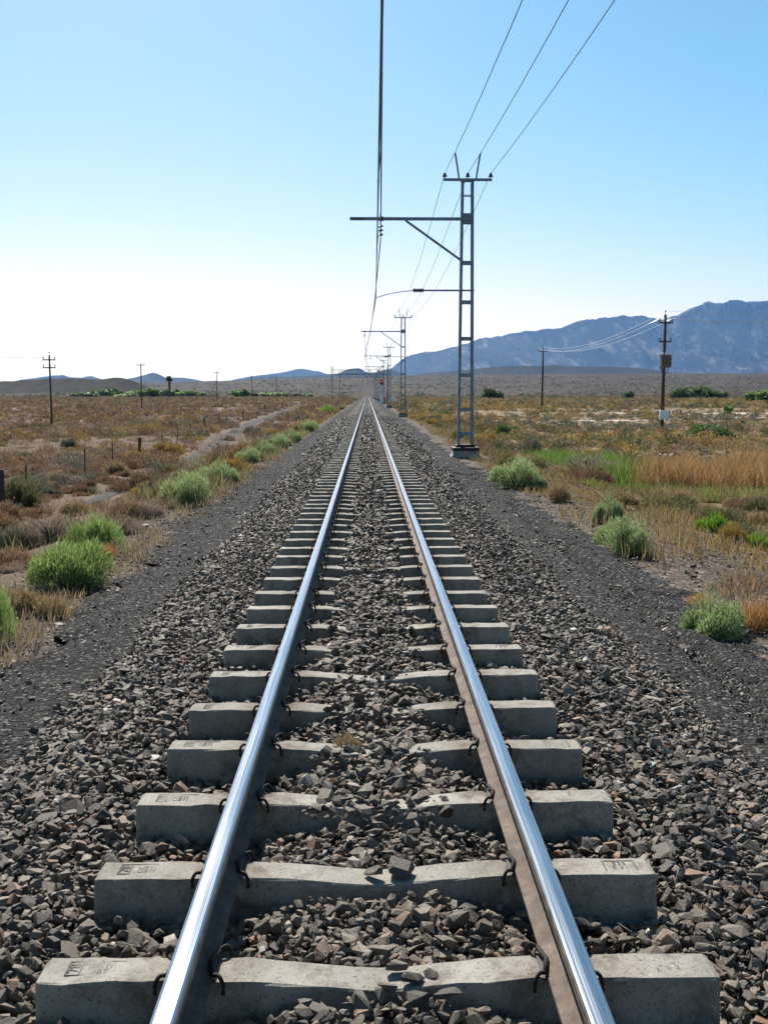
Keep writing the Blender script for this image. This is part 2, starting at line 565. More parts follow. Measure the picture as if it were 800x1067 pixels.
def setup_ground():
    global ROAD
    xs, ys = strips()
    xs = xs[(xs > -7000) & (xs < 7000)]
    X, Y = np.meshgrid(xs, ys)
    Z = H(X, Y)
    Z = Z - .13 * (1 - sstep(np.abs(X), 2.5, 3.1)) * (1 - sstep(Y, 560, 615))      # bedding below the gravel shoulders and ballast
    o = link('ground', gridmesh('ground', X, Y, Z, M['ground'])); kind(o, 'structure')
    # dirt road sheet
    pts = np.array([gr(*p)[:2] for p in ROAD_PX])
    tt = np.linspace(0, 1, 240)
    d = np.concatenate([[0], np.cumsum(np.linalg.norm(np.diff(pts, axis=0), axis=1))]); d /= d[-1]
    cx = np.interp(tt, d, pts[:, 0]); cy = np.interp(tt, d, pts[:, 1])
    k = np.ones(15) / 15
    cx = np.convolve(np.pad(cx, 7, 'edge'), k, 'valid'); cy = np.convolve(np.pad(cy, 7, 'edge'), k, 'valid')
    ROAD = np.stack([cx, cy], 1)
    tang = np.gradient(ROAD, axis=0); tang /= np.linalg.norm(tang, axis=1)[:, None]
    nrm = np.stack([tang[:, 1], -tang[:, 0]], 1)
    u = np.linspace(-1, 1, 15)
    wl = np.interp(tt, [0, .08], [.3, 1]) * (.66 + .35 * fbm(tt * 60, tt * 0, 3, 5) - .2); wr = np.interp(tt, [0, .08], [.3, 1]) * (.66 + .35 * fbm(tt * 60, tt * 0 + 9, 3, 6) - .2)
    off = np.where(u[None, :] < 0, u[None, :] * wl[:, None], u[None, :] * wr[:, None])
    RX = cx[:, None] + nrm[:, 0:1] * off; RY = cy[:, None] + nrm[:, 1:2] * off
    RZ = H(RX, RY) + .05 - .06 * np.abs(u[None, :]) ** 4
    o = link('dirt_road', gridmesh('dirt_road', RX, RY, RZ, M['road'])); kind(o, 'structure')
    # black gravel shoulders either side of the ballast
    ys2 = np.concatenate([np.arange(-6, 30, .15), np.arange(30, 120, .6), np.arange(120, 640, 4)])
    for name, sgn in (('gravel_shoulder', -1), ('gravel_shoulder', 1)):
        u = np.linspace(0, 1, 60)
        if sgn < 0:
            edge = np.interp(ys2, [0, 6, 10, 16, 25, 40, 600], [2.75, 3.0, 3.05, 3.25, 3.3, 3.2, 3.0])
        else:
            edge = np.interp(ys2, [0, 5, 8, 11, 15, 20, 30, 60, 600], [3.9, 3.7, 3.5, 3.6, 3.4, 3.25, 3.2, 3.1, 3.0])
        edge = edge + (fbm(ys2 * 1.3, ys2 * 0 + sgn, 5, 21, .65) - .5) * 1.3
        XX = sgn * (1.6 + (edge[:, None] - 1.6) * u[None, :]); YY = np.repeat(ys2[:, None], 60, 1)
        ZZ = H(XX, YY) + .055 - .06 * u[None, :] ** 6 + (fbm(XX * 3, YY * 3, 3, 31) - .5) * .05 * sstep(np.abs(XX), 2.1, 2.5)
        if sgn > 0:   # a shallow rut in the gravel
            ZZ = ZZ - .07 * np.exp(-((XX - 2.72 - .04 * np.sin(YY * .7)) / .08) ** 2) * sstep(YY, 4, 6) * (1 - sstep(YY, 16, 24))
            ZZ = ZZ + .05 * np.exp(-((XX - 2.9 - .04 * np.sin(YY * .7)) / .09) ** 2) * sstep(YY, 4, 6) * (1 - sstep(YY, 16, 24))
        o = link(name, gridmesh(name, XX, YY, ZZ, M['cess'])); kind(o, 'structure')


setup_ground()

# ------------------------------------------------------------------ track
ZS = .45            # sleeper top
ZR = .61            # rail top
Y0, DY = 2.945, .664
NSL = 300
GX = .565


def zb(X, Y):
    """top of the ballast"""
    a = np.abs(X)
    z = np.interp(a, [0, .22, .42, .56, .75, 1.05, 1.22, 1.5, 2.35, 2.6], [.406, .40, .34, .298, .30, .31, .318, .275, .03, -.03])
    near = 1 - sstep(Y, 3.5, 7)
    z = z - .008 * near * (a < .35)
    z = z + (fbm(X * 2.2, Y * 2.2, 3, 41) - .5) * .06 + (fbm(X * .4, Y * .4, 2, 47) - .5) * .05
    edge = (fbm(np.sign(X) * 3 + 0 * Y, Y * .6, 3, 43) - .5) * .25
    z = z - np.clip(a - 1.9 - edge, 0, 1) * .12
    return z


def ballast_bed():
    xs = np.linspace(-2.55, 2.55, 71)
    ys = np.concatenate([np.arange(-6, 20, .1), np.arange(20, 80, .4), np.arange(80, 640, 3)])
    X, Y = np.meshgrid(xs, ys)
    Z = zb(X, Y) - .045
    o = link('ballast_bed', gridmesh('ballast_bed', X, Y, Z, M['bed'])); kind(o, 'structure')


ballast_bed()


def sleeper_mesh(seed):
    rs = np.random.default_rng(seed)
    xs = [-1.03, -1.015, -.95, -.88, -.8, -.73, -.66, -.56, -.48, -.40, -.32, -.24, -.16, -.08, 0, .08, .16, .24, .32, .40, .48, .56, .66, .73, .8, .88, .95, 1.015, 1.03]
    V = []; Fc = []
    for x in xs:
        a = abs(x)
        top = -.036 * (1 - float(sstep(a, -.12, .50))) / .9
        w = .066 - .006 * (1 - float(sstep(a, .1, .5)))
        shr = .014 if a > 1.02 else 0.
        sec = [(-.094 + shr, -.215), (-w - .005 + shr, top - .006), (-w + shr, top - shr * .7), (w - shr, top - shr * .7), (w + .005 - shr, top - .006), (.094 - shr, -.215)]
        V += [(x + rs.normal(0, .0015), y + rs.normal(0, .0022), z + rs.normal(0, .0016)) for y, z in sec]
    n = 6
    for i in range(len(xs) - 1):
        for k in range(n):
            Fc.append((i * n + k, (i + 1) * n + k, (i + 1) * n + (k + 1) % n, i * n + (k + 1) % n))
    Fc.append(tuple(range(n))); Fc.append(tuple((len(xs) - 1) * n + k for k in reversed(range(n))))
    me = bpy.data.meshes.new('sleeper'); me.from_pydata(V, [], Fc); me.materials.append(M['concrete'])
    bm = bmesh.new(); bm.from_mesh(me); bmesh.ops.recalc_face_normals(bm, faces=list(bm.faces)); bm.to_mesh(me); bm.free()
    return me


def text_mesh(body, size):
    cu = bpy.data.curves.new('lettering', 'FONT'); cu.body = body; cu.size = size; cu.align_x = 'CENTER'; cu.align_y = 'CENTER'
    cu.extrude = .0008; cu.space_line = .85
    o = bpy.data.objects.new('lettering', cu); COL.objects.link(o)
    dg = bpy.context.evaluated_depsgraph_get(); dg.update()
    me = bpy.data.meshes.new_from_object(o.evaluated_get(dg))
    bpy.data.objects.remove(o); bpy.data.curves.remove(cu)
    v = np.zeros(len(me.vertices) * 3, np.float32); me.vertices.foreach_get('co', v)
    fs = [tuple(p.vertices) for p in me.polygons]
    bpy.data.meshes.remove(me)
    return v.reshape(-1, 3), fs


def mark_mesh(kind_):
    """the moulded box with its small characters, lying on the sleeper top (local origin at its centre)"""
    mb = MB()
    if kind_ == 'year':
        for c, s in (((-.052, 0, 0), (.004, .075, .002)), ((.0, .037, 0), (.1, .004, .002)), ((-.01, 0, 0), (.003, .07, .002)), ((-.03, -.037, 0), (.045, .004, .002)), ((.085, .037, 0), (.07, .006, .002))):
            mb.box(c, s)
        v, f = text_mesh('78', .05); v = v[:, [1, 0, 2]] * np.array([-1, 1, 1]); mb._add(v + np.array([-.03, 0, 0]), f)
        v, f = text_mesh('UETI\nUBTI', .032); mb._add(v + np.array([.05, -.006, 0]), f)
    elif kind_ == 'panel':
        for c, s in (((-.058, 0, 0), (.006, .08, .002)), ((0, .041, 0), (.12, .005, .002)), ((.058, 0, 0), (.005, .075, .002))):
            mb.box(c, s)
        v, f = text_mesh('S33\nS 31', .036); mb._add(v, f)
    else:
        for c, s in (((-.028, 0, 0), (.003, .05, .002)), ((.028, 0, 0), (.003, .05, .002)), ((-.012, .026, 0), (.03, .003, .002)), ((.014, -.026, 0), (.026, .003, .002)), ((.06, .004, 0), (.045, .0025, .002))):
            mb.box(c, s)
        v, f = text_mesh('P2', .026); mb._add(v, f)
    return mb.mesh('moulded_mark', M['mark'])


def clip_mesh(sgn):
    """sprung clip: two hooked arms, one on each face of the sleeper, joined over the rail foot; sgn = +1 outward to +x"""
    mb = MB()
    for s in (-1, 1):
        pts = []
        for t in np.linspace(0, 1, 10):
            pts.append((sgn * (.004 + .036 * math.sin(t * PI * .60)), s * (.070 + .022 * min(1, t * 2)), (.022 + .008 * math.sin(t * PI)) - .075 * max(0, t - .30) ** 1.2))
        mb.tube(pts, [.0065] * 10, 7)
    mb.tube([(sgn * .005, -.070, .024), (sgn * -.010, 0, .026), (sgn * .005, .070, .024)], .008, 7)
    return mb.mesh('rail_clip', M['dark_steel'], True)


ORD = ['', 'second', 'third', 'fourth', 'fifth', 'sixth', 'seventh', 'eighth', 'ninth', 'tenth', 'eleventh', 'twelfth', 'thirteenth', 'fourteenth', 'fifteenth',
       'sixteenth', 'seventeenth', 'eighteenth', 'nineteenth', 'twentieth', 'twenty-first', 'twenty-second', 'twenty-third', 'twenty-fourth']


def build_sleepers():
    base = [sleeper_mesh(500 + i) for i in range(7)]
    clips = {(-1): clip_mesh(-1), 1: clip_mesh(1)}
    marks = {k: mark_mesh(k) for k in ('year', 'panel', 'small')}
    pads = MB(); pads.box((0, 0, 0), (.15, .15, .006)); pad = pads.mesh('rail_pad', M['signal_black'])
    GRP = 'concrete sleepers under the railway track'
    for k in range(NSL):
        y = Y0 + DY * k
        o = link('sleeper', base[k % 7], None, (random.uniform(-.008, .008), y + random.uniform(-.008, .008), ZS + random.uniform(-.004, .004)))
        o.rotation_euler = (random.uniform(-.012, .012), random.uniform(-.004, .004), random.uniform(-.007, .007))
        if k == 0:
            lab = 'pale concrete sleeper lowest in the picture, first under the rails'
        elif k == 1:
            lab = 'second concrete sleeper from the picture bottom, two stones lying on its middle'
        elif k < 24:
            lab = f'{ORD[k]} concrete sleeper counted from the bottom of the picture'
        else:
            lab = 'small grey concrete sleeper in the distant rows beyond the first twenty-four'
        thing(o, lab, 'railway sleeper', GRP)
        if k < 24:
            for s in (-1, 1):
                for t in (-1, 1):
                    c = link('rail_clip', clips[t], o, (s * GX + t * .062, 0, 0))
                pd = link('rail_pad', pad, o, (s * GX, 0, .0035))
        if k < 8:
            link('moulded_mark', marks['year'], o, (-.90, .01, -.0005))
            link('moulded_mark', marks['panel'], o, (.91, .005, -.0005))
            mk = link('moulded_mark', marks['small'], o, (-.15, 0, -.0315))
    mb = MB()
    for k in range(NSL, int((615 - Y0) / DY)):
        mb.box((0, Y0 + DY * k, ZS - .05), (2.06, .19, .1))
    o = mb.build('sleeper_row', M['concrete']); kind(o, 'stuff')


build_sleepers()


def build_rails():
    foot = [(-.0635, 0), (.0635, 0), (.0635, .010), (.03, .018), (.010, .030), (.0085, .06), (.0085, .09), (.012, .104), (-.012, .104), (-.0085, .09), (-.0085, .06), (-.010, .030), (-.03, .018), (-.0635, .010)]
    head = [(-.031, .104), (.031, .104), (.034, .112), (.034, .140), (.030, .148), (.022, .1515), (0, .1530), (-.022, .1515), (-.030, .148), (-.034, .140), (-.034, .112)]
    ys = [-6, 0, 2, 4, 8, 16, 32, 64, 128, 256, 400, 620]
    def ext(name, prof, mats, idx):
        n = len(prof)
        V = [(x, y, z) for y in ys for x, z in prof]
        Fc = []; mi = []
        for i in range(len(ys) - 1):
            for k in range(n):
                Fc.append((i * n + k, i * n + (k + 1) % n, (i + 1) * n + (k + 1) % n, (i + 1) * n + k)); mi.append(idx(k))
        Fc.append(tuple(reversed(range(n)))); mi.append(0)
        me = bpy.data.meshes.new(name); me.from_pydata(V, [], Fc)
        for m in mats:
            me.materials.append(m)
        me.polygons.foreach_set('material_index', mi)
        bm = bmesh.new(); bm.from_mesh(me); bmesh.ops.recalc_face_normals(bm, faces=list(bm.faces)); bm.to_mesh(me); bm.free()
        return me
    fm = ext('rail', foot, [M['rust']], lambda k: 0)
    hm = ext('rail_head', head, [M['headside'], M['polish']], lambda k: 1 if k in (4, 5, 6, 7) else 0)
    z0 = ZR - .153
    for s, lab in ((-1, 'shiny steel rail of the track with its inner flank in shadow, dirt road side'), (1, 'shiny steel rail with sunlit brown foot, on the side of the electric masts')):
        o = link('rail', fm, None, (s * GX, 0, z0)); thing(o, lab, 'rail', 'pair of running rails')
        link('rail_head', hm, o, (0, 0, .0))
        o.rotation_euler = (0, -s * .02, 0)


build_rails()


# ------------------------------------------------------------------ stones
def hull_proto(npts, rng):
    bm = bmesh.new()
    ax = np.array([1.0, rng.uniform(.5, .88), rng.uniform(.28, .58)]) * .5
    for _ in range(npts):
        d = rng.normal(size=3); d /= np.linalg.norm(d)
        d = np.sign(d) * np.abs(d) ** .62
        d *= rng.uniform(.82, 1.05)
        bm.verts.new(d * ax)
    r_ = bmesh.ops.convex_hull(bm, input=list(bm.verts))
    junk = [e for e in r_['geom_interior'] if isinstance(e, bmesh.types.BMVert)]
    bmesh.ops.delete(bm, geom=list(set(junk)), context='VERTS')
    bmesh.ops.delete(bm, geom=[v for v in bm.verts if not v.link_faces], context='VERTS')
    bmesh.ops.triangulate(bm, faces=list(bm.faces))
    bm.verts.index_update()
    V = np.array([v.co[:] for v in bm.verts]); Fc = np.array([[v.index for v in f.verts] for f in bm.faces])
    bm.free()
    return V, Fc


rng2 = np.random.default_rng(11)
PROTO_HI = [hull_proto(15, rng2) for _ in range(28)]
PROTO_LO = [hull_proto(9, rng2) for _ in range(14)]


def rotmats(n, rng, flat=1.0):
    """random rotations; flat<1 keeps the stones lying rather flat"""
    yaw = rng.uniform(0, 2 * PI, n); tx = rng.normal(0, .55 * flat, n); ty = rng.normal(0, .55 * flat, n)
    cz, sz = np.cos(yaw), np.sin(yaw); cx, sx = np.cos(tx), np.sin(tx); cy, sy = np.cos(ty), np.sin(ty)
    Rz = np.zeros((n, 3, 3)); Rz[:, 0, 0] = cz; Rz[:, 0, 1] = -sz; Rz[:, 1, 0] = sz; Rz[:, 1, 1] = cz; Rz[:, 2, 2] = 1
    Rx = np.zeros((n, 3, 3)); Rx[:, 0, 0] = 1; Rx[:, 1, 1] = cx; Rx[:, 1, 2] = -sx; Rx[:, 2, 1] = sx; Rx[:, 2, 2] = cx
    Ry = np.zeros((n, 3, 3)); Ry[:, 1, 1] = 1; Ry[:, 0, 0] = cy; Ry[:, 0, 2] = sy; Ry[:, 2, 0] = -sy; Ry[:, 2, 2] = cy
    return Rz @ Rx @ Ry


def scatter(P, size, protos, rng, flat=.8, extra=None):
    """copies of the prototypes at points P (n,3); returns V, F, rnd"""
    n = len(P)
    pick = rng.integers(0, len(protos), n)
    Rm = rotmats(n, rng, flat)
    Vs, Fs, As = [], [], []
    base = 0
    for k, (V, Fc) in enumerate(protos):
        idx = np.nonzero(pick == k)[0]
        if not len(idx):
            continue
        sc = size[idx][:, None, None] * rng.uniform(.8, 1.2, (len(idx), 1, 3))
        W = np.einsum('nij,nvj->nvi', Rm[idx], V[None] * sc) + P[idx][:, None, :]
        Vs.append(W.reshape(-1, 3))
        Fs.append((Fc[None] + base + (np.arange(len(idx)) * len(V))[:, None, None]).reshape(-1, 3))
        a = rng.uniform(0, 1, len(idx)); As.append(np.repeat(a, len(V)))
        base += len(idx) * len(V)
    return np.concatenate(Vs), np.concatenate(Fs), np.concatenate(As)


def jgrid(x0, x1, y0, y1, step, rng, jit=.5):
    xs = np.arange(x0, x1, step); ys = np.arange(y0, y1, step)
    X, Y = np.meshgrid(xs, ys)
    X = X.ravel() + rng.uniform(-jit, jit, X.size) * step; Y = Y.ravel() + rng.uniform(-jit, jit, Y.size) * step
    return X, Y


def build_ballast():
    rng = np.random.default_rng(5)
    parts = []
    base = 0
    for (ya, yb, step, sz, protos, layers) in ((.6, 9.5, .036, .047, PROTO_HI, 2), (1.2, 7.5, .040, .022, PROTO_LO, 1), (9.5, 18, .042, .052, PROTO_LO, 1), (18, 36, .060, .064, PROTO_LO, 1), (36, 90, .10, .095, PROTO_LO, 1)):
        for L in range(layers):
            X, Y = jgrid(-2.75, 2.75, ya, yb, step * (1 if L == 0 else 1.25), rng)
            a = np.abs(X)
            edge = np.where(X < 0, np.interp(Y, [3, 8, 14], [1.82, 1.95, 2.3]), np.interp(Y, [3, 8, 14], [2.15, 2.2, 2.3])) + (fbm(np.sign(X) * 3, Y * .8, 3, 53) - .5) * .5
            keep = (a < edge) | (rng.uniform(0, 1, X.size) < np.exp(-(a - edge) / .16) * .5)
            size = sz * np.clip(rng.lognormal(0, .40, X.size), .4, 2.4)
            Z = zb(X, Y) + rng.uniform(-.022, .012, X.size) + (.018 if L == 1 else -.004)
            Z = np.maximum(Z, .018 + size * .12)
            # stay clear of sleepers and rails
            k = np.round((Y - Y0) / DY); dy = np.abs(Y - (Y0 + k * DY))
            on_sl = (a < 1.05 + size * .4) & (dy < .088 + size * .42)
            cover = (a < .30 + .1 * (fbm(X * 0 + 5, Y * 1.3, 2, 61) - .5)) & (k >= 2)
            pc = np.interp(k, [2, 4, 5, 6, 8, 12, 30], [.35, .45, .1, .55, .75, .85, .9])
            top = cover & (dy < .16) & (rng.uniform(0, 1, X.size) < pc)
            keep &= ~on_sl | top
            Z = np.where(top, np.maximum(Z, ZS - .033 + size * .2), Z)
            rail = (np.abs(a - GX) < .075 + size * .3) & (Z + size * .4 > ZR - .155)
            keep &= ~rail
            Z = np.where((np.abs(a - GX) < .12), np.minimum(Z, .405 - size * .4), Z)
            P = np.stack([X, Y, Z], 1)[keep]
            v, f, r_ = scatter(P, size[keep], protos, rng)
            parts.append((v, f + base, r_)); base += len(v)
    # a few stones lying loose on the first sleepers
    loose = [(.05, 2.97, .09), (.10, 2.90, .085), (.16, 2.93, .07), (.02, 2.86, .08), (.11, 2.80, .1), (-.02, 3.60, .10), (.085, 3.61, .11), (.20, 2.82, .09), (-.05, 2.78, .09),
             (.15, 4.25, .08), (.0, 4.27, .07), (-.12, 4.94, .07), (.08, 4.92, .08)]
    P = np.array([(x, y, ZS - .036 + s * .28) for x, y, s in loose]); size = np.array([s for *_, s in loose])
    v, f, r_ = scatter(P, size, PROTO_HI, rng, .5); parts.append((v, f + base, r_ * .5)); base += len(v)
    V = np.concatenate([p[0] for p in parts]); Fc = np.concatenate([p[1] for p in parts]); A = np.concatenate([p[2] for p in parts])
    o = link('ballast', npmesh('ballast', V, Fc, M['stone'], {'rnd': A})); kind(o, 'stuff')
    # fine chippings on the black shoulders
    parts = []; base = 0
    for sgn in (-1, 1):
        for (ya, yb, step, sz) in ((2, 11, .05, .021), (11, 30, .10, .034)):
            X, Y = jgrid(1.9, 6.2 if sgn > 0 else 4.4, ya, yb, step, rng)
            keep = rng.uniform(0, 1, X.size) < 1.0 * fbm(X * 2, Y * 2, 3, 71 + sgn)
            X, Y = X[keep], Y[keep]
            size = sz * np.clip(rng.lognormal(0, .45, X.size), .4, 3.2)
            Z = H(sgn * X, Y) + .056 + size * .08 + (fbm(sgn * X * 3, Y * 3, 3, 31) - .5) * .05
            v, f, r_ = scatter(np.stack([sgn * X, Y, Z], 1), size, PROTO_LO, rng, .5)
            parts.append((v, f + base, r_ ** 2.2 * .9)); base += len(v)
    V = np.concatenate([p[0] for p in parts]); Fc = np.concatenate([p[1] for p in parts]); A = np.concatenate([p[2] for p in parts])
    o = link('gravel', npmesh('gravel', V, Fc, M['stone'], {'rnd': A})); kind(o, 'stuff')


build_ballast()


# ------------------------------------------------------------------ electric masts and overhead wires
MX = 3.33          # mast line
MY = [35.2 + 62.0 * i for i in range(-1, 9)]
def zpx(py, Y=35.2): return float(at(485, py, Y)[2])
def xpx(px, Y=35.2): return float(at(px, 300, Y)[0])


Z_TOP = zpx(190); Z_ARM = zpx(229); Z_REG = zpx(303); Z_CON = zpx(312); Z_SUS = zpx(252)
ST = {0: xpx(391.5), 1: -.28}     # contact wire offsets, alternate masts
MS = {0: xpx(396.5), 1: -.30}


def make_mast(v):
    t = empty('electric_mast', (MX, 35.2, 0), '', 'electric mast')
    # plinth with a black coated cap
    mb = MB(); bm_pts = [(.50, -.25), (.50, .05), (.44, .16), (.44, .26)]
    vs = []; fs = []
    for r_, z in bm_pts:
        vs += [(-r_, -r_, z), (r_, -r_, z), (r_, r_, z), (-r_, r_, z)]
    for i in range(3):
        for k in range(4):
            fs.append((i * 4 + k, i * 4 + (k + 1) % 4, (i + 1) * 4 + (k + 1) % 4, (i + 1) * 4 + k))
    fs += [(3, 2, 1, 0), (12, 13, 14, 15)]
    mb._add(vs, fs); p = mb.build('plinth', M['plinth'], t)
    mb = MB(); mb.box((0, 0, .32), (.90, .90, .115), .02); mb.box((0, 0, .42), (.66, .5, .10), .02); mb.build('plinth_cap', M['black_paint'], t)
    zb_ = .46
    hw0, hw1 = .235, .165
    def hw(z): return hw0 + (hw1 - hw0) * (z - zb_) / (Z_TOP - zb_)
    for s in (-1, 1):
        mb = MB()
        # channel section: web outward, two flanges
        a = np.array([s * hw0, 0, zb_]); b = np.array([s * hw1, 0, Z_TOP])
        mb.bar(a + [s * .04, 0, 0], b + [s * .04, 0, 0], .012, .20) if False else None
        for dy_ in (-.094, .094):
            mb.bar(a + [0, dy_, 0], b + [0, dy_, 0], .095, .012)
        mb.bar(a + [s * .042, 0, 0], b + [s * .042, 0, 0], .011, .174)
        mb.build('column', M['steel'], t)
    for py, h in ((198, .0), (204, .03), (228, .34), (274, .12), (315, .12), (353, .12), (391, .12), (427, .12), (452, .12)):
        if h <= 0:
            continue
        z = zpx(py)
        mb = MB()
        for dy_ in (-.106, .106):
            mb.box((0, dy_, z), (2 * hw(z) + .07, .010, h))
        mb.build('batten_plate', M['steel'], t)
    # crossarm, pin insulators and arcing horns
    zc = zpx(188)
    mb = MB(); mb.box((0, -.116, zc), (1.62, .06, .085)); mb.box((0, 0, zc + .005), (2 * hw1 + .12, .17, .10)); mb.build('crossarm', M['steel'], t)
    for x in (-.77, 0, .77):
        mb = MB(); mb.lathe((x, -.116, zc + .0435), [(.014, 0), (.014, .05), (.075, .052), (.085, .08), (.05, .10), (.045, .13), (.055, .14), (.035, .18), (.015, .19)], 10)
        mb.build('insulator', M['insulator'], t, smooth=True)
    for s in (-1, 1):
        mb = MB(); mb.bar((s * .28, -.05, zc + .02), (s * .42, -.05, zpx(160)), .055, .055); mb.build('horn', M['steel'], t)
    # cantilever arm with its brace
    xa = xpx(371) - MX
    mb = MB(); mb.box(((xa - .1) / 2, -.15, Z_ARM), (abs(xa) - .1 + .4, .075, .10)); mb.build('cantilever_arm', M['steel'], t)
    mb = MB(); mb.bar((xpx(422) - MX, -.15, Z_ARM - .05), (-.2, -.15, zpx(272)), .07, .07); mb.build('brace', M['steel'], t)
    # suspension insulator string under the arm
    xs_ = MS[v] - MX
    mb = MB(); mb.tube([(xs_, -.15, Z_ARM + .09), (xs_, -.15, Z_SUS - .02)], .014, 6)
    mb.box((xs_ + .03, -.15, Z_ARM), (.12, .11, .14))
    for i in range(3):
        mb.lathe((xs_, -.15, Z_ARM - .28 - i * .14), [(.03, 0), (.085, .02), (.09, .04), (.05, .07), (.03, .1)], 10)
    mb.build('insulator_string', M['insulator'], t)
    # registration arm: pipe, insulator, steady rod
    xi0, xi1 = xpx(441) - MX, xpx(430) - MX
    xc = ST[v] - MX
    mb = MB(); mb.tube([(.25, -.13, Z_REG), (xi0, -.13, Z_REG)], .032, 8); mb.build('registration_arm', M['steel'], t)
    mb = MB(); mb.tube([(xi0, -.13, Z_REG), (xi1, -.13, Z_REG)], .05, 8)
    for i in range(5):
        xx = xi0 + (xi1 - xi0) * (i + .5) / 5
        mb.tube([(xx - .012, -.13, Z_REG), (xx + .012, -.13, Z_REG)], .08, 10)
    mb.build('insulator', M['insulator'], t)
    mb = MB(); pts = []
    for q in np.linspace(0, 1, 9):
        pts.append((xi1 + (xc - xi1) * q, -.13, Z_REG + (Z_CON + .04 - Z_REG) * (q ** .8) + .06 * math.sin(q * PI) * (1 if v == 0 else .5)))
    mb.tube(pts, .014, 6); mb.tube([pts[-1], (xc, -.13, Z_CON)], .016, 6); mb.build('steady_rod', M['steel'], t)
    return t


def build_masts():
    GRP = 'lattice electric masts beside the track'
    labs = ['tall grey lattice mast on a concrete plinth close beside the track', 'second grey lattice mast along the track, rising in front of the mountain foot',
            'third lattice mast along the track, thin and pale, next to the red signal', 'fourth lattice mast along the track, close behind the signal']
    protos = {0: make_mast(0), 1: make_mast(1)}
    first = {0: True, 1: True}
    ys = [y for y in MY if y > 0]
    for i, y in enumerate(ys):
        v = i % 2
        o = protos[v] if first[v] else dup(protos[v])
        first[v] = False
        o.location = (MX, y, 0)
        o['label'] = labs[i] if i < 4 else 'tiny distant lattice mast in the row past the steel gantries'
        o['group'] = GRP


build_masts()


def wire_obj(name, pts, rad, mat, label, cat, group=None, n=6):
    mb = MB(); mb.tube(pts, rad, n)
    o = mb.build(name, mat, smooth=True)
    if label:
        thing(o, label, cat, group)
    return o


def build_wires():
    n = len(MY)
    par = lambda i: (i + 1) % 2           # index 0 is the mast behind the camera
    con = []; mes = []
    drops = []
    for i in range(n - 1):
        y0, y1 = MY[i] - .13, MY[i + 1] - .13
        cx0, cx1 = ST[par(i)], ST[par(i + 1)]
        mx0, mx1 = MS[par(i)], MS[par(i + 1)]
        if i == 0:
            cx0, mx0 = -.13, -.35
        for q in np.linspace(0, 1, 25)[:-1]:
            y = y0 + (y1 - y0) * q
            con.append((cx0 + (cx1 - cx0) * q, y, Z_CON - .03 * 4 * q * (1 - q)))
            zl = Z_CON + .32
            mes.append((mx0 + (mx1 - mx0) * q, y, zl + (Z_SUS - zl) * (2 * q - 1) ** 2))
        for q in (.07, .19, .31, .43, .57, .69, .81, .93):
            y = y0 + (y1 - y0) * q
            if y < 4:
                continue
            zl = Z_CON + .32
            drops.append((((cx0 + (cx1 - cx0) * q), y, Z_CON - .03 * 4 * q * (1 - q)), (mx0 + (mx1 - mx0) * q, y, zl + (Z_SUS - zl) * (2 * q - 1) ** 2)))
    o = wire_obj('contact_wire', con, .013, M['wire'], 'lower straight contact wire hanging over the middle of the track', 'overhead wire')
    o = wire_obj('catenary_wire', mes, .014, M['wire'], 'upper sagging wire that carries the contact wire on thin droppers', 'overhead wire')
    for a, b in drops:
        mb = MB(); mb.tube([a, b], .006, 4); mb.box((a[0], a[1], a[2] + .02), (.03, .05, .05)); mb.build('dropper', M['wire'], o)
    zc = zpx(188) + .21
    for x, lab in ((-.77, 'thin power line over the mast tops, on the track end of the crossarms'), (0, 'thin power line over the mast tops, on the middle insulators'), (.77, 'thin power line over the mast tops, on the outer end of the crossarms')):
        pts = []
        for i in range(n - 1):
            for q in np.linspace(0, 1, 17)[:-1]:
                y = MY[i] - .116 + 62 * q
                pts.append((MX + x, y, zc - 1.0 * 4 * q * (1 - q)))
        wire_obj('power_line', pts, .0095, M['wire'], lab, 'power line', 'three power lines on the mast tops')
    # the wire that runs close beside the inner line
    pts = []
    for i in range(n - 1):
        for q in np.linspace(0, 1, 17)[:-1]:
            pts.append((MX - .62, MY[i] - .05 + 62 * q, zpx(172) - 1.25 * 4 * q * (1 - q)))


build_wires()


def gantry(Y, px_l, px_r, top, up, lo, label):
    l = at(px_l, 410, Y); r_ = at(px_r, 410, Y)
    t = empty('signal_gantry', ((l[0] + r_[0]) / 2, Y, 0), label, 'steel gantry', 'steel gantries across the tracks')
    w = (r_[0] - l[0]) / 2
    zt, zu, zl = at(400, top, Y)[2], at(400, up, Y)[2], at(400, lo, Y)[2]
    for s in (-1, 1):
        mb = MB()
        for dx in (-.16, .16):
            mb.box((s * w + dx, 0, zt / 2 - .3), (.11, .22, zt + .6))
        for k in range(8):
            mb.box((s * w, -.115, .5 + k * zt / 8), (.4, .01, .14))
        mb.build('gantry_post', M['steel'], t)
    mb = MB()
    mb.box((0, 0, zu), (2 * w, .16, .13)); mb.box((0, 0, zl), (2 * w, .16, .16))
    n = 12
    for k in range(n):
        x0 = -w + 2 * w * k / n; x1 = -w + 2 * w * (k + 1) / n
        mb.bar((x0, .03 * (k % 2), zl if k % 2 else zu), (x1, .03 * (k % 2), zu if k % 2 else zl), .07, .09)
    mb.build('lattice_beam', M['steel'], t)


gantry(254, 346, 404, 381, 385.5, 390.5, 'steel lattice gantry spanning the track in the distance, the larger one in front')
gantry(335, 354, 399.5, 387, 389.5, 393, 'smaller steel gantry over the track, seen just behind the first gantry')


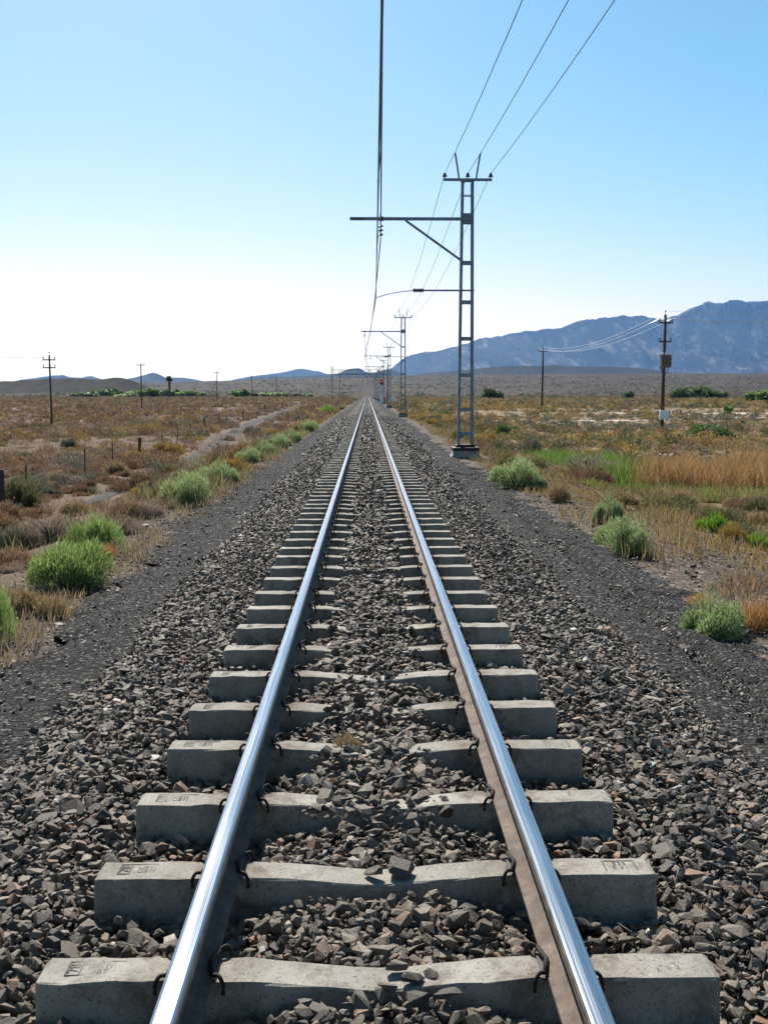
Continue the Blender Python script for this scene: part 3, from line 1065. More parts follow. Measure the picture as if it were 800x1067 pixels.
def signal():
    p = at(397.5, 410, 190)
    t = empty('railway_signal', (p[0], 190, 0), 'railway signal on a white post with its red lamp lit', 'railway signal')
    zt = at(397.5, 398, 190)[2]
    mb = MB(); mb.tube([(0, 0, -.2), (0, 0, zt - .3)], .09, 10); mb.build('signal_post', M['white_paint'], t)
    mb = MB(); mb.box((0, 0, zt), (.62, .18, 1.1), .08)
    mb.build('signal_head', M['signal_black'], t)
    m, nt, b = new_mat('red_lamp'); b.inputs['Base Color'].default_value = (.7, .02, .02, 1)
    b.inputs['Emission Color'].default_value = (1, .04, .03, 1); b.inputs['Emission Strength'].default_value = .6
    mb = MB(); mb.tube([(0, -.10, zt + .1), (0, -.16, zt + .1)], .15, 14); mb.build('signal_lamp', m, t)
    mb = MB(); mb.box((0, -.02, 1.1), (.55, .4, 1.5), .03); mb.build('signal_cabinet', M['white_paint'], t)
    p = at(409, 413, 200)
    t = empty('relay_cabinet', (p[0], 200, 0), 'small white trackside cabinet at the foot of the masts beyond the signal', 'cabinet')
    mb = MB(); mb.box((0, 0, .9), (1.1, .7, 1.5), .03); mb.build('cabinet_body', M['white_paint'], t)
    mb = MB(); mb.box((0, 0, 1.69), (1.25, .85, .07), .01); mb.build('cabinet_roof', M['white_paint'], t)


signal()


# ------------------------------------------------------------------ wooden and steel power poles
def pole_thing(px, ytop, ybase, Y, label, group, arms=(), wood=True, rad=.12):
    p = at(px, (ytop + ybase) / 2, Y)
    zbase = float(H(np.array([p[0]]), np.array([Y]))[0])
    ztop = at(px, ytop, Y)[2]
    t = empty('power_pole', (p[0], Y, zbase), label, 'power pole', group)
    h = ztop - zbase
    mb = MB(); mb.tube([(0, 0, -.3), (0, 0, h * .5), (0, 0, h)], [rad, rad * .9, rad * .78], 10); mb.build('pole', M['pole_wood'], t, smooth=True)
    for (py, half, ins) in arms:
        z = at(px, py, Y)[2] - zbase
        mb = MB(); mb.box((0, -rad - .05, z), (2 * half, .09, .11)); c = mb.build('crossarm', M['pole_wood'], t)
        for x in ins:
            mb = MB(); mb.lathe((x, -rad - .05, z + .056), [(.02, 0), (.02, .08), (.06, .09), (.075, .13), (.05, .17), (.055, .2), (.03, .25)], 8); mb.build('insulator', M['insulator'], c, smooth=True)
    mb = MB(); mb.lathe((0, 0, h), [(.02, 0), (.02, .18), (.06, .2), (.06, .27), (.03, .34)], 8); mb.build('insulator', M['insulator'], t, smooth=True)
    return t, h, zbase, p


def build_poles():
    G1 = 'power poles on the plain past the fence'
    L = [(53, 370, 443, 100, 'tallest power pole past the fence, with two crossarms', ((375, .62, (-.55, .55)), (383.2, .62, (-.55, .1, .55)))),
         (147.5, 379, 423, 163, 'power pole standing just clear of the dark hill, near green bushes', ((380.5, .65, (-.55, .55)),)),
         (226, 387, 416, 245, 'slender distant power pole between the palm and the centre of the plain', ((388.5, .65, (-.55, .55)),)),
         (262.5, 391.5, 414, 318, 'small far power pole, fourth of the row beyond the fence', ((393, .65, (-.55, .55)),)),
         (288, 394.5, 413, 395, 'very small far power pole, last of the row beyond the fence', ((396, .65, (-.55, .55)),))]
    tops = []
    for px, yt, yb, Y, lab, arms in L:
        t, h, zb_, p = pole_thing(px, yt, yb, Y, lab, G1, arms, rad=.10)
        tops.append(np.array([p[0], Y, at(px, arms[0][0], Y)[2] + .26]))
    start = np.array([-27., 37., tops[0][2] + .2])
    tops = [start] + tops
    for x, lab in ((-.55, 'thin wire along the far poles, on the outer insulators'), (.55, 'thin wire along the far poles, on the track side insulators')):
        pts = []
        for a, b in zip(tops[:-1], tops[1:]):
            for q in np.linspace(0, 1, 13)[:-1]:
                p = a + (b - a) * q; pts.append((p[0] + x, p[1] - .17, p[2] - .8 * 4 * q * (1 - q)))
        pts.append(tuple(tops[-1] + np.array([x, -.17, 0])))
        wire_obj('power_line', pts, .008, M['wire'], lab, 'power line', 'wires on the poles past the fence')
    # mountain side: bare pole and the transformer pole
    G2 = 'wooden poles in front of the mountain'
    t1, h1, z1, p1 = pole_thing(565, 363, 425, 143, 'bare wooden pole standing on the plain below the mountain slope', G2, ((366, .7, (-.6, .6)),), rad=.15)
    t2, h2, z2, p2 = pole_thing(691, 328, 447, 74, 'wooden pole carrying a transformer and a white meter box', G2, ((336.5, .52, (-.45, .45)), (356, .45, (-.4, .4))), rad=.13)
    def zz(py): return at(691, py, 74)[2] - z2
    k = 74 / F
    mb = MB(); za, zb_ = zz(382), zz(371)
    mb.box((0, -.42, (za + zb_) / 2), (.74, .5, zb_ - za), .04)
    for i in range(5):
        mb.box((-.28 + .14 * i, -.70, (za + zb_) / 2), (.03, .08, (zb_ - za) * .75))
    o = mb.build('transformer', M['tank'], t2)
    m2 = MB(); m2.box((0, -.42, zb_ + .03), (.86, .6, .05)); m2.build('lid', M['tank'], o)
    for x in (-.22, 0, .22):
        m2 = MB(); m2.lathe((x, -.42, zb_ + .05), [(.05, 0), (.07, .04), (.04, .08), (.06, .12), (.03, .2)], 8); m2.build('bushing', M['white_porcelain'], o, smooth=True)
    mb = MB(); mb.bar((-.32, -.2, za - .02), (-.1, -.12, zz(390)), .06, .06); mb.bar((.30, -.2, za - .02), (.1, -.12, zz(390)), .06, .06); mb.box((0, -.2, za - .03), (.8, .12, .06)); mb.build('bracket', M['steel'], t2)
    mb = MB()
    for x in (-.4, .4):
        mb.lathe((x, -.18, zz(361)), [(.03, 0), (.06, .03), (.03, .08), (.06, .12), (.03, .17), (.05, .2), (.02, .26)], 8)
    mb.build('fuse_insulator', M['white_porcelain'], t2)
    mb = MB(); mb.box((.05, -.26, (zz(437) + zz(427.5)) / 2), (.66, .26, zz(427.5) - zz(437)), .03); o = mb.build('meter_box', M['white_paint'], t2)
    m2 = MB(); m2.box((.05, -.393, (zz(437) + zz(427.5)) / 2), (.56, .012, .52)); m2.build('box_door', M['white_paint'], o)
    # wires: from beyond the frame to the transformer pole and on to the bare pole
    tA = np.array([p2[0], 74, z2 + zz(336.5) + .3]); tB = np.array([p1[0], 143, at(565, 366, 143)[2] + .3])
    off = at(1010, 322, 70)
    for x, lab in ((-.5, 'pale sagging wire from the transformer pole, on the track end of the crossarm'), (.5, 'pale sagging wire from the transformer pole, on the outer end of the crossarm'), (0, 'topmost pale wire joining the transformer pole and the bare pole')):
        pts = []
        up = .55 if x == 0 else 0.
        A = tA + [x * .9, -.17, up]; B = tB + [x * 1.2, -.2, up * .5]; C = np.array([off[0], off[1] - x * 2.5, off[2] + up * 1.3])
        for a, b, sag in ((B, A, 1.1), (A, C, .55)):
            for q in np.linspace(0, 1, 15)[:-1 if b is A else None]:
                p = a + (b - a) * q; pts.append((p[0], p[1], p[2] - sag * 4 * q * (1 - q)))
        wire_obj('power_line', pts, .015, M['alu'], lab, 'power line', 'pale wires on the wooden poles')


build_poles()


# ------------------------------------------------------------------ fence past the dirt road
def build_fence():
    main = [(2, 533, 36), (146, 477, 23), (213, 446.5, 13), (253.5, 435.5, 8), (276.5, 427.5, 6.5), (294, 424.5, 5.5)]
    thin = [(53, 523), (92, 497), (122, 487), (167, 467), (186, 459), (200, 453), (232, 441)]
    pts = [gr(px, py) for px, py, _ in main]
    t = empty('wire_fence', pts[0], 'low wire fence on dark wooden posts running along the dirt road', 'fence')
    o0 = pts[0]
    hgt = .92
    a = pts[0] + (pts[0] - pts[1]) * .9
    for (p, h) in [(q, hgt) for q in pts] + [(a, hgt)]:
        mb = MB(); z = float(H(p[0], p[1]))
        q = np.array([p[0], p[1], z]) - o0
        mb.tube([q + [0, 0, -.2], q + [.01, 0, h * .98], q + [.01, 0, h]], [.085, .075, .06], 9); mb.build('post', M['post_wood'], t)
    for px, py in thin:
        p = gr(px, py)
        # slide onto the fence line
        X = np.interp(p[1], [q[1] for q in pts], [q[0] for q in pts])
        q = np.array([X, p[1], float(H(X, p[1]))]) - o0
        mb = MB(); mb.tube([q + [0, 0, -.1], q + [.015, 0, .9]], .022, 6); mb.build('standard', M['post_wood'], t)
    for hz in (.22, .45, .66, .86):
        mb = MB(); allp = [a] + pts
        mb.tube([np.array([p[0], p[1], float(H(p[0], p[1])) + hz]) - o0 for p in allp], .005, 4); mb.build('wire', M['wire'], t)


build_fence()


# ------------------------------------------------------------------ plants
def blades(n, rng, rx, ry, rz, L, W, up=.6, hollow=.35, base_r=.25, curl=.45):
    """n thin leaf blades filling a dome: returns V (4n,3), F (n,4) and a 0..1 height per vertex"""
    d = rng.normal(size=(n, 3)); d[:, 2] = np.abs(d[:, 2]); d /= np.linalg.norm(d, axis=1)[:, None]
    r_ = hollow + (1 - hollow) * rng.uniform(0, 1, n) ** .5
    lump = .82 + .36 * vnoise(d[:, 0] * 2.4 + 7, d[:, 1] * 2.4 + d[:, 2] * 1.7, int(rng.integers(1000)))
    root = d * r_[:, None] * lump[:, None] * np.array([rx, ry, rz])
    dirv = d * np.array([1, 1, .8]) + np.array([0, 0, up]) + rng.normal(0, curl, (n, 3)); dirv /= np.linalg.norm(dirv, axis=1)[:, None]
    side = np.cross(dirv, rng.normal(size=(n, 3))); side /= np.linalg.norm(side, axis=1)[:, None]
    l = L * rng.uniform(.5, 1.4, n); w = W * rng.uniform(.6, 1.3, n)
    a = root - dirv * (l * .5)[:, None]; b = root + dirv * (l * .5)[:, None]
    a[:, 2] = np.maximum(a[:, 2], .0)
    mid = (a + b) / 2
    V = np.stack([a, mid - side * w[:, None] / 2, b, mid + side * w[:, None] / 2], 1)
    Fq = np.arange(4 * n).reshape(n, 4)
    return V.reshape(-1, 3), Fq


def palette_cols(n, cols, rng, jit=.22):
    c = np.array(cols)[rng.integers(0, len(cols), n)] * rng.uniform(1 - jit, 1 + jit, (n, 1)) * rng.uniform(.94, 1.06, (n, 3))
    return np.concatenate([c, np.ones((n, 1))], 1)


GREEN = [(.19, .29, .085), (.23, .34, .11), (.15, .24, .07), (.28, .38, .14), (.25, .28, .12)]
GREYGREEN = [(.22, .31, .13), (.28, .37, .18), (.18, .26, .10), (.33, .39, .21), (.30, .31, .17)]
VIVID = [(.16, .30, .03), (.20, .35, .04), (.12, .24, .03)]
STRAW = [(.33, .25, .14), (.40, .31, .18), (.27, .19, .11), (.36, .25, .16), (.22, .16, .10)]
GOLD = [(.34, .22, .06), (.28, .17, .045), (.40, .28, .09), (.22, .15, .05)]
BROWN = [(.19, .115, .078), (.24, .15, .10), (.14, .09, .066), (.28, .18, .11)]
MAUVE = [(.27, .20, .175), (.32, .24, .21), (.22, .165, .14), (.37, .29, .23)]
OLIVE = [(.12, .12, .055), (.17, .16, .075), (.09, .095, .045), (.20, .18, .09)]
GREY = [(.13, .13, .10), (.18, .17, .135), (.10, .10, .075)]
ORANGE = [(.43, .23, .09), (.48, .28, .12), (.36, .19, .08), (.46, .31, .15)]
DARKGREEN = [(.065, .105, .035), (.085, .135, .042), (.05, .08, .03), (.11, .16, .055)]


def bush_mesh(name, n, pal, seed, L=.2, W=.014, squash=.75, up=.7, hollow=.3, lobes=4, mat=None, tips=None):
    """unit bush: about 1 m across"""
    rng = np.random.default_rng(seed)
    Vs = []; Cs = []
    for k in range(lobes):
        m = n // lobes
        c = np.array([0, 0, 0]) if k == 0 else np.array([rng.uniform(-.30, .30), rng.uniform(-.30, .30), rng.uniform(0, .12)])
        s = rng.uniform(.72, .9) if k == 0 else rng.uniform(.32, .72)
        V, _ = blades(m, rng, .42 * s, .42 * s, squash * .85 * s, L * rng.uniform(.8, 1.2), W, up, hollow)
        Vs.append(V + c)
        cc = palette_cols(m, pal, rng)
        cc[:, :3] *= rng.uniform(.85, 1.18)
        if tips is not None:
            hh = V.reshape(-1, 4, 3)[:, 2, 2]
            t_ = (rng.uniform(0, 1, m) < .25) & (hh > squash * .45)
            cc[t_, :3] = np.array(tips) * rng.uniform(.85, 1.15, (t_.sum(), 1))
        Cs.append(np.repeat(cc, 4, 0))
    V = np.concatenate(Vs); C = np.concatenate(Cs)
    Fq = np.arange(len(V)).reshape(-1, 4)
    return npmesh(name, V, Fq, mat or M['leaf'], {'col': C})


def stems_mesh(seed, n=16):
    rng = np.random.default_rng(seed)
    mb = MB()
    for k in range(n):
        a = rng.uniform(0, 2 * PI); t = rng.uniform(.2, .9)
        e = np.array([math.cos(a) * .36 * t, math.sin(a) * .36 * t, rng.uniform(.14, .34)])
        mb.tube([(0, 0, -.05), e * np.array([.45, .45, .5]), e], [.016, .011, .004], 5)
    return mb.mesh('stem', M['trunk'])


STEM = stems_mesh(3)
B = {
    'green': [bush_mesh('foliage', 11000, GREEN, 100 + i, .075, .009, .62, .8, .3, 7, tips=(.34, .42, .16)) for i in range(2)],
    'greygreen': [bush_mesh('foliage', 11000, GREYGREEN, 110 + i, .075, .009, .75, .6, .3, 7, tips=(.38, .42, .26)) for i in range(2)],
    'vivid': [bush_mesh('foliage', 3000, VIVID, 120, .2, .014, .7, .9, .2, 4)],
    'mauve': [bush_mesh('foliage', 5000, MAUVE, 130 + i, .12, .006, .55, .5, .2, 5, M['dryleaf']) for i in range(2)],
    'gold': [bush_mesh('foliage', 4000, GOLD, 140 + i, .10, .012, .6, .8, .2, 4, M['dryleaf']) for i in range(2)],
    'straw': [bush_mesh('foliage', 2200, STRAW, 150 + i, .22, .012, .6, .9, .1, 4, M['dryleaf']) for i in range(2)],
    'grey': [bush_mesh('foliage', 4500, GREY, 160 + i, .10, .010, .65, .7, .2, 4) for i in range(2)],
    'olive': [bush_mesh('foliage', 4000, OLIVE, 170 + i, .10, .012, .6, .7, .2, 4) for i in range(2)],
    'brown': [bush_mesh('foliage', 4000, BROWN, 180 + i, .10, .012, .5, .6, .2, 4, M['dryleaf']) for i in range(2)],
    'orange': [bush_mesh('foliage', 2000, ORANGE, 190, .24, .010, .7, 1.0, .1, 4, M['dryleaf'])],
    'dark': [bush_mesh('foliage', 3000, DARKGREEN, 195, .14, .02, .65, .6, .2, 5)],
}
GSHRUB = {}


def bush(kind_, px, py, wpx, hpx, label, name='bush', var=0, group=None, stem=True):
    p = gr(px, py)
    k = math.hypot(p[0] - CAM[0], p[1]) / F
    meshes = B[kind_]
    me = meshes[var % len(meshes)]
    t = empty(name, p, label, 'bush' if name != 'grass_tuft' else 'grass tuft', group, random.uniform(0, 6.28))
    zmax = max(v.co.z for v in me.vertices) if me.name not in GSHRUB else GSHRUB[me.name]
    GSHRUB[me.name] = zmax
    if me.name + 'w' not in GSHRUB:
        co_ = np.zeros(len(me.vertices) * 3, np.float32); me.vertices.foreach_get('co', co_); co_ = co_.reshape(-1, 3)
        GSHRUB[me.name + 'w'] = np.percentile(np.hypot(co_[:, 0], co_[:, 1]), 95) * 2
    sx = wpx * k / GSHRUB[me.name + 'w']; sz = hpx * k / zmax * 1.02
    t.scale = (sx, sx, sz)
    o = link('foliage', me, t)
    if stem:
        link('stem', STEM, t)
    return t


def build_bushes():
    A = bush
    # dirt road side of the track
    A('green', -17, 672, 50, 80, 'tall green bush cut by the picture edge beside the black gravel', var=1)
    A('green', 66, 613, 88, 54, 'broad bright green bush on the edge of the black gravel, low dry grass before it')
    A('green', 99, 574, 50, 42, 'upright green bush just behind the broad bright green one', var=1)
    A('greygreen', 191, 527, 50, 40, 'round dusty green bush with dark shaded base, alone on the gravel edge')
    A('greygreen', 229, 504, 42, 30, 'dusty green bush next up the line from the round one', var=1)
    A('greygreen', 213, 505, 30, 22, 'small dull green bush tucked between two dusty bushes', var=0)
    A('greygreen', 258, 485, 26, 22, 'third dusty bush up the gravel edge, smaller than the two before', var=0)
    A('greygreen', 276, 474, 26, 18, 'fourth dusty green bush along the gravel edge', var=1)
    A('greygreen', 292, 468, 24, 18, 'fifth dusty green bush along the gravel edge, half merged with the next', var=0)
    A('greygreen', 305, 461, 20, 16, 'sixth dusty green bush along the gravel edge', var=1)
    A('greygreen', 320, 450, 22, 14, 'seventh and last dusty green bush before the vivid green one', var=0)
    A('vivid', 341, 432, 20, 12, 'vivid yellow-green bush among golden scrub close to the track')
    A('mauve', 52, 562, 66, 30, 'dry mauve twiggy bush behind the broad bright green one', 'dry_bush')
    A('mauve', 126, 556, 46, 20, 'dry mauve bush on stony ground between the green bush and the round dusty one', 'dry_bush', 1)
    A('mauve', 152, 540, 40, 22, 'pinkish dry bush touching the round dusty green bush', 'dry_bush', 0)
    A('grey', 18, 574, 46, 30, 'grey-green low bush in front of the fence, beside the dry mauve one')
    A('olive', 30, 527, 46, 34, 'weedy green plant clump under the wooden fence post at the picture edge')
    A('straw', 12, 640, 60, 34, 'pale dry grass tuft below the broad green bush', 'grass_tuft', 0, None, False)
    A('straw', 55, 640, 46, 26, 'pinkish dry grass tuft on the gravel edge in front of the broad green bush', 'grass_tuft', 1, None, False)
    A('orange', 108, 583, 26, 20, 'orange dry tuft at the foot of the upright green bush', 'grass_tuft', 0, None, False)
    A('grey', 75, 467, 18, 13, 'dark round bush out on the plain near the tall power pole')
    A('gold', 176, 474, 28, 16, 'golden bush by the road edge between two fence posts', 'golden_bush', 0)
    # mast side of the track
    A('greygreen', 536, 509, 50, 37, 'round pale green bush beside the tall mast plinth', var=0)
    A('greygreen', 557, 511, 24, 26, 'narrow green bush leaning on the round one by the plinth', var=1)
    A('greygreen', 635, 545, 34, 36, 'upper small pale green bush of the pair below the reeds', var=1)
    A('greygreen', 657, 578, 50, 46, 'dense rounded green bush of the pair below the reeds, dark at its foot', var=0)
    A('green', 632, 566, 24, 22, 'low light green sprout between the pair of bushes below the reeds', var=1)
    A('greygreen', 741, 662, 74, 52, 'feathery green bush alone on the black gravel with orange grass behind', var=1)
    A('orange', 783, 655, 56, 40, 'orange-brown dry plant behind the feathery green bush', 'dry_bush', 0)
    A('orange', 726, 632, 30, 18, 'small rusty dry tuft just above the feathery green bush', 'grass_tuft', 0, None, False)
    A('straw', 580, 523, 30, 28, 'straw-yellow bush between the pale green bush and the twiggy grey shrub', 'dry_bush', 1)
    A('mauve', 612, 500, 66, 32, 'twiggy grey-brown shrub in front of the vivid green grass', 'dry_bush', 1)
    A('grey', 555, 476, 32, 24, 'grey-green shrub behind the round pale bush near the mast')
    A('dark', 529, 455, 22, 15, 'dark olive bush on the plain just past the tall mast')
    A('straw', 640, 527, 46, 22, 'pale dry grass tuft above the pair of green bushes', 'grass_tuft', 0, None, False)
    A('vivid', 742, 556, 36, 26, 'green weed clump at the foot of the bank below the orange reeds', 'weed_clump')
    A('gold', 765, 566, 34, 22, 'yellow dry plant beside the green weed clump on the bank', 'dry_bush', 1)
    A('vivid', 790, 572, 26, 22, 'green weed clump cut by the picture edge on the bank', 'weed_clump')
    A('dark', 742, 457, 56, 16, 'dark low bush mound in front of the rubble on the plain')
    A('dark', 700, 464, 20, 8, 'small dark hummock bush below the transformer pole')
    for px, py, w_, h_, lab in ((362, 783, 26, 20, 'small dry weed growing among the stones between the rails'),):
        q = gr(px, py)
        t = A('straw', px, py, w_, h_, lab, 'dry_weed', 0, None, False)
        d_ = np.array(q) - CAM; t.location = [float(v) for v in CAM + d_ * ((CAM[2] - .39) / (CAM[2] - q[2]))]
    # golden scrub beside the far track
    G = 'golden scrub bushes beside the far track'
    rng = np.random.default_rng(77)
    i = 0
    for Y in np.concatenate([np.arange(26, 60, 1.9), np.arange(60, 150, 3.6), np.arange(150, 300, 9)]):
        for sgn in (-1, 1):
            x = sgn * rng.uniform(3.7, 6.2) if sgn < 0 else rng.uniform(3.9, 6.4)
            if sgn > 0 and Y < 44:
                continue
            if rng.uniform() < .12:
                continue
            z = float(H(x, Y))
            kind_ = rng.choice(['gold', 'gold', 'straw', 'brown', 'olive'])
            me = B[kind_][int(rng.integers(len(B[kind_])))]
            lab = {'gold': 'golden scrub bush', 'straw': 'straw-coloured scrub bush', 'brown': 'brown scrub bush', 'olive': 'olive scrub bush'}[kind_] + (' lining the far track on the dirt road side' if sgn < 0 else ' lining the far track on the mast side')
            o = link('scrub_bush', me, None, (x, float(Y), z - .02)); thing(o, lab, 'bush', G)
            s = rng.uniform(.8, 1.45); o.scale = (s, s, s * rng.uniform(.75, 1.1)); o.rotation_euler = (0, 0, rng.uniform(0, 6.28))


build_bushes()


def merged_plants(name, items, mat, kind_='stuff'):
    """items: list of (V, C) with 4 verts per blade"""
    V = np.concatenate([a for a, _ in items]); C = np.concatenate([b for _, b in items])
    o = link(name, npmesh(name, V, np.arange(len(V)).reshape(-1, 4), mat, {'col': C})); kind(o, kind_)
    return o


def road_dist(x, y):
    d = np.full(x.shape, 99.)
    for p in ROAD[::4]:
        d = np.minimum(d, np.hypot(x - p[0], y - p[1]))
    return d


def build_scrub():
    """open ground covered with thousands of small shrubs: one object; the largest showing are objects of their own"""
    rng = np.random.default_rng(21)
    items = []
    protos = {}
    for lod, (n, L, W, nv) in {0: (420, .11, .024, 6), 1: (150, .16, .045, 5), 2: (44, .26, .10, 5)}.items():
        protos[lod] = [blades(n, rng, .46, .46, rng.uniform(.32, .55), L, W, .5, .25)[0] for _ in range(nv)]
    pals_l = [BROWN, MAUVE, BROWN, GREY, BROWN, BROWN, STRAW, BROWN, MAUVE, GOLD, OLIVE, BROWN]
    pals_r = [GOLD, STRAW, STRAW, OLIVE, OLIVE, BROWN, STRAW, GOLD, GREY]
    singles = []; items_far = []
    for (ya, yb, dens, lod) in ((11, 40, 2.1, 0), (40, 110, 1.35, 1), (110, 400, .62, 2)):
        half = yb * .47 + 3
        n = int((yb - ya) * 2 * half * dens)
        Y = np.sqrt(rng.uniform(ya * ya, yb * yb, n)); X = rng.uniform(-1, 1, n) * (Y * .47 + 3)
        keep = ((X < -3.9) | (X > 4.3)) & (road_dist(X, Y) > np.interp(Y, [20, 60], [1.1, 1.5]))
        clump = fbm(X * .12, Y * .12, 3, 91)
        keep &= rng.uniform(0, 1, n) < np.clip((clump - .22) * 2.6, .12, 1)
        keep &= ~((X > 12) & (Y > 78) & (Y < 150) & (rng.uniform(0, 1, n) < .6))
        keep &= ~((X > 4) & (X < 6.5) & (Y < 30))
        g0, g1, r0 = gr(655, 507), gr(585, 484), gr(785, 512)
        for cx, cy, rr in ((g0[0], g0[1], 2.2), (g1[0], g1[1], 2.2), ((g0[0] + g1[0]) / 2, (g0[1] + g1[1]) / 2, 2.2), (gr(700, 517)[0], gr(700, 517)[1], 2.), (r0[0] - 1, r0[1] + .5, 3), (r0[0] + 3, r0[1] + 1, 3.5), (r0[0] + 7, r0[1] + 1, 3.5)):
            keep &= np.hypot(X - cx, Y - cy) > rr
        X, Y, clump = X[keep], Y[keep], clump[keep]
        Z = H(X, Y)
        S_ = np.clip(rng.lognormal(-.35, .38, len(X)), .28, 1.7) * (1 if lod < 2 else 1.2)
        tone = fbm(X * .05 + 30, Y * .05, 3, 95)
        for i in range(len(X)):
            pals = pals_l if X[i] < 0 else pals_r
            kx = int(np.clip(tone[i] * 1.9 - .45 + rng.normal(0, .22), 0, .999) * len(pals))
            pal = pals[kx]
            pr = protos[lod][int(rng.integers(len(protos[lod])))]
            a = rng.uniform(0, 6.28); ca, sa = math.cos(a), math.sin(a)
            W = pr * np.array([S_[i], S_[i], S_[i] * rng.uniform(.7, 1.1)])
            W = np.stack([W[:, 0] * ca - W[:, 1] * sa + X[i], W[:, 0] * sa + W[:, 1] * ca + Y[i], W[:, 2] + Z[i] - .03], 1)
            m = len(pr) // 4
            c = palette_cols(m, pal, rng, .18); c[:, :3] *= rng.uniform(.75, 1.25)
            if lod == 0 and Y[i] < 34 and len(singles) < 230 and S_[i] > .5 and abs(X[i]) < .40 * Y[i]:
                singles.append((X[i], Y[i], Z[i], S_[i], pal))
                continue
            items.append((W, np.repeat(c, 4, 0)))
    merged_plants('scrub', items, M['dryleaf'])
    # darker bushes dotted over the far plain
    for (ya, yb, n_) in ((380, 560, 1300), (560, 1400, 5200)):
        Y = rng.uniform(ya, yb, n_); X = rng.uniform(-1, 1, n_) * Y * .46
        k_ = (np.abs(X) > 9) & (fbm(X * .012, Y * .012, 3, 97) + rng.uniform(-.15, .15, n_) > .45); X, Y = X[k_], Y[k_]; Z = H(X, Y)
        far_items = []
        for i in range(len(X)):
            pr = protos[2][int(rng.integers(len(protos[2])))]; sc = rng.uniform(1.0, 2.4) * (1 if ya < 500 else 1.3)
            W = pr * np.array([sc * 1.3, sc * 1.3, sc * .95]) + np.array([X[i], Y[i], Z[i] - .1])
            c = palette_cols(len(pr) // 4, [DARKGREEN, OLIVE, BROWN, DARKGREEN][int(rng.integers(4))], rng, .2); c[:, :3] *= rng.uniform(.5, .95)
            far_items.append((W, np.repeat(c, 4, 0)))
        items_far.extend(far_items)
    merged_plants('far_scrub', items_far, M['leaf'])
    key = {id(BROWN): 'brown', id(MAUVE): 'mauve', id(STRAW): 'straw', id(OLIVE): 'olive', id(GOLD): 'gold', id(GREY): 'grey'}
    word = {'brown': 'low brown shrub', 'mauve': 'low dry mauve shrub', 'straw': 'pale straw shrub', 'olive': 'dull olive shrub', 'gold': 'golden shrub', 'grey': 'grey shrub'}
    for x, y, z, s, pal in singles:
        k = key[id(pal)]
        side = 'on the stony ground about the fence and dirt road' if x < 0 else 'on the open ground about the reeds below the bank'
        me = B[k][int(rng.integers(len(B[k])))]
        o = link('shrub', me, None, (x, y, z - .03)); thing(o, f'{word[k]} {side}', 'shrub', 'low shrubs scattered on the open ground')
        o.scale = (s, s, s * rng.uniform(.6, .95)); o.rotation_euler = (0, 0, rng.uniform(0, 6.28))
    # dry grass on the banks
    items = []
    def grass(x0, x1, y0, y1, n, pal, hgt, wid, mask=None):
        X = rng.uniform(x0, x1, n); Y = rng.uniform(y0, y1, n)
        if mask is not None:
            k = mask(X, Y); X, Y = X[k], Y[k]
        m = len(X); Z = H(X, Y)
        h = hgt * rng.uniform(.45, 1.25, m) * np.clip(.35 + 1.3 * fbm(X * .7 + 11, Y * .7, 3, 231), .3, 1.5); lean = rng.normal(0, .28, (m, 2))
        a = rng.uniform(0, 6.28, m); w = wid * rng.uniform(.6, 1.3, m)
        b0 = np.stack([X, Y, Z - .02], 1); tip = b0 + np.stack([lean[:, 0] * h, lean[:, 1] * h, h], 1)
        sd = np.stack([np.cos(a) * w, np.sin(a) * w, 0 * a], 1)
        mid = b0 * .5 + tip * .5 + np.stack([0 * a, 0 * a, h * .06], 1)
        V = np.stack([b0, mid - sd, tip, mid + sd], 1).reshape(-1, 3)
        return V, np.repeat(palette_cols(m, pal, rng), 4, 0)
    pat = lambda sc, th, sd: (lambda X, Y: fbm(X * sc, Y * sc, 3, sd) + rng.uniform(-.12, .12, X.size) > th)
    items.append(grass(-6.0, -2.9, 6, 40, 42000, STRAW + MAUVE, .16, .006, lambda X, Y: (fbm(X * 1.3, Y * 1.3, 3, 201) + rng.uniform(-.1, .1, X.size) > .47) & (X < -2.95 + .7 * (fbm(X * 0, Y * 1.5, 3, 5) - .5)) & ((road_dist(X, Y) > .8) | (rng.uniform(0, 1, X.size) < np.interp(Y, [19, 27], [.8, 0])))))
    items.append(grass(-6.5, -3.4, 40, 130, 26000, STRAW + GOLD, .2, .013, lambda X, Y: (fbm(X * .6, Y * .6, 3, 203) + rng.uniform(-.1, .1, X.size) > .45) & (road_dist(X, Y) > .85)))
    items.append(grass(3.4, 8.5, 7, 42, 42000, STRAW + GOLD, .17, .006, lambda X, Y: (fbm(X * .9, Y * .9, 3, 205) + rng.uniform(-.1, .1, X.size) > np.interp(Y, [10, 22], [.64, .54])) & (X > np.interp(Y, [0, 11, 14, 20, 30], [5.4, 5.2, 4.3, 3.3, 3.2]) + .8 * (fbm(X * .5, Y * 1.2, 3, 6) - .5))))
    items.append(grass(3.6, 8, 42, 130, 22000, STRAW + GOLD, .2, .013, pat(.6, .47, 207)))
    items.append(grass(-40, -6, 14, 70, 70000, STRAW + BROWN + BROWN, .15, .012, lambda X, Y: (fbm(X * .4, Y * .4, 3, 209) + rng.uniform(-.12, .12, X.size) > .45) & (road_dist(X, Y) > 1.0)))
    items.append(grass(12, 40, 36, 80, 40000, STRAW + GOLD, .16, .012, pat(.25, .50, 211)))
    items.append(grass(-5.4, -3.2, 9, 62, 26000, STRAW + STRAW + OLIVE + GREYGREEN, .36, .007, lambda X, Y: (fbm(X * .9, Y * .6, 3, 241) + rng.uniform(-.08, .08, X.size) > .59) & (road_dist(X, Y) > .8)))
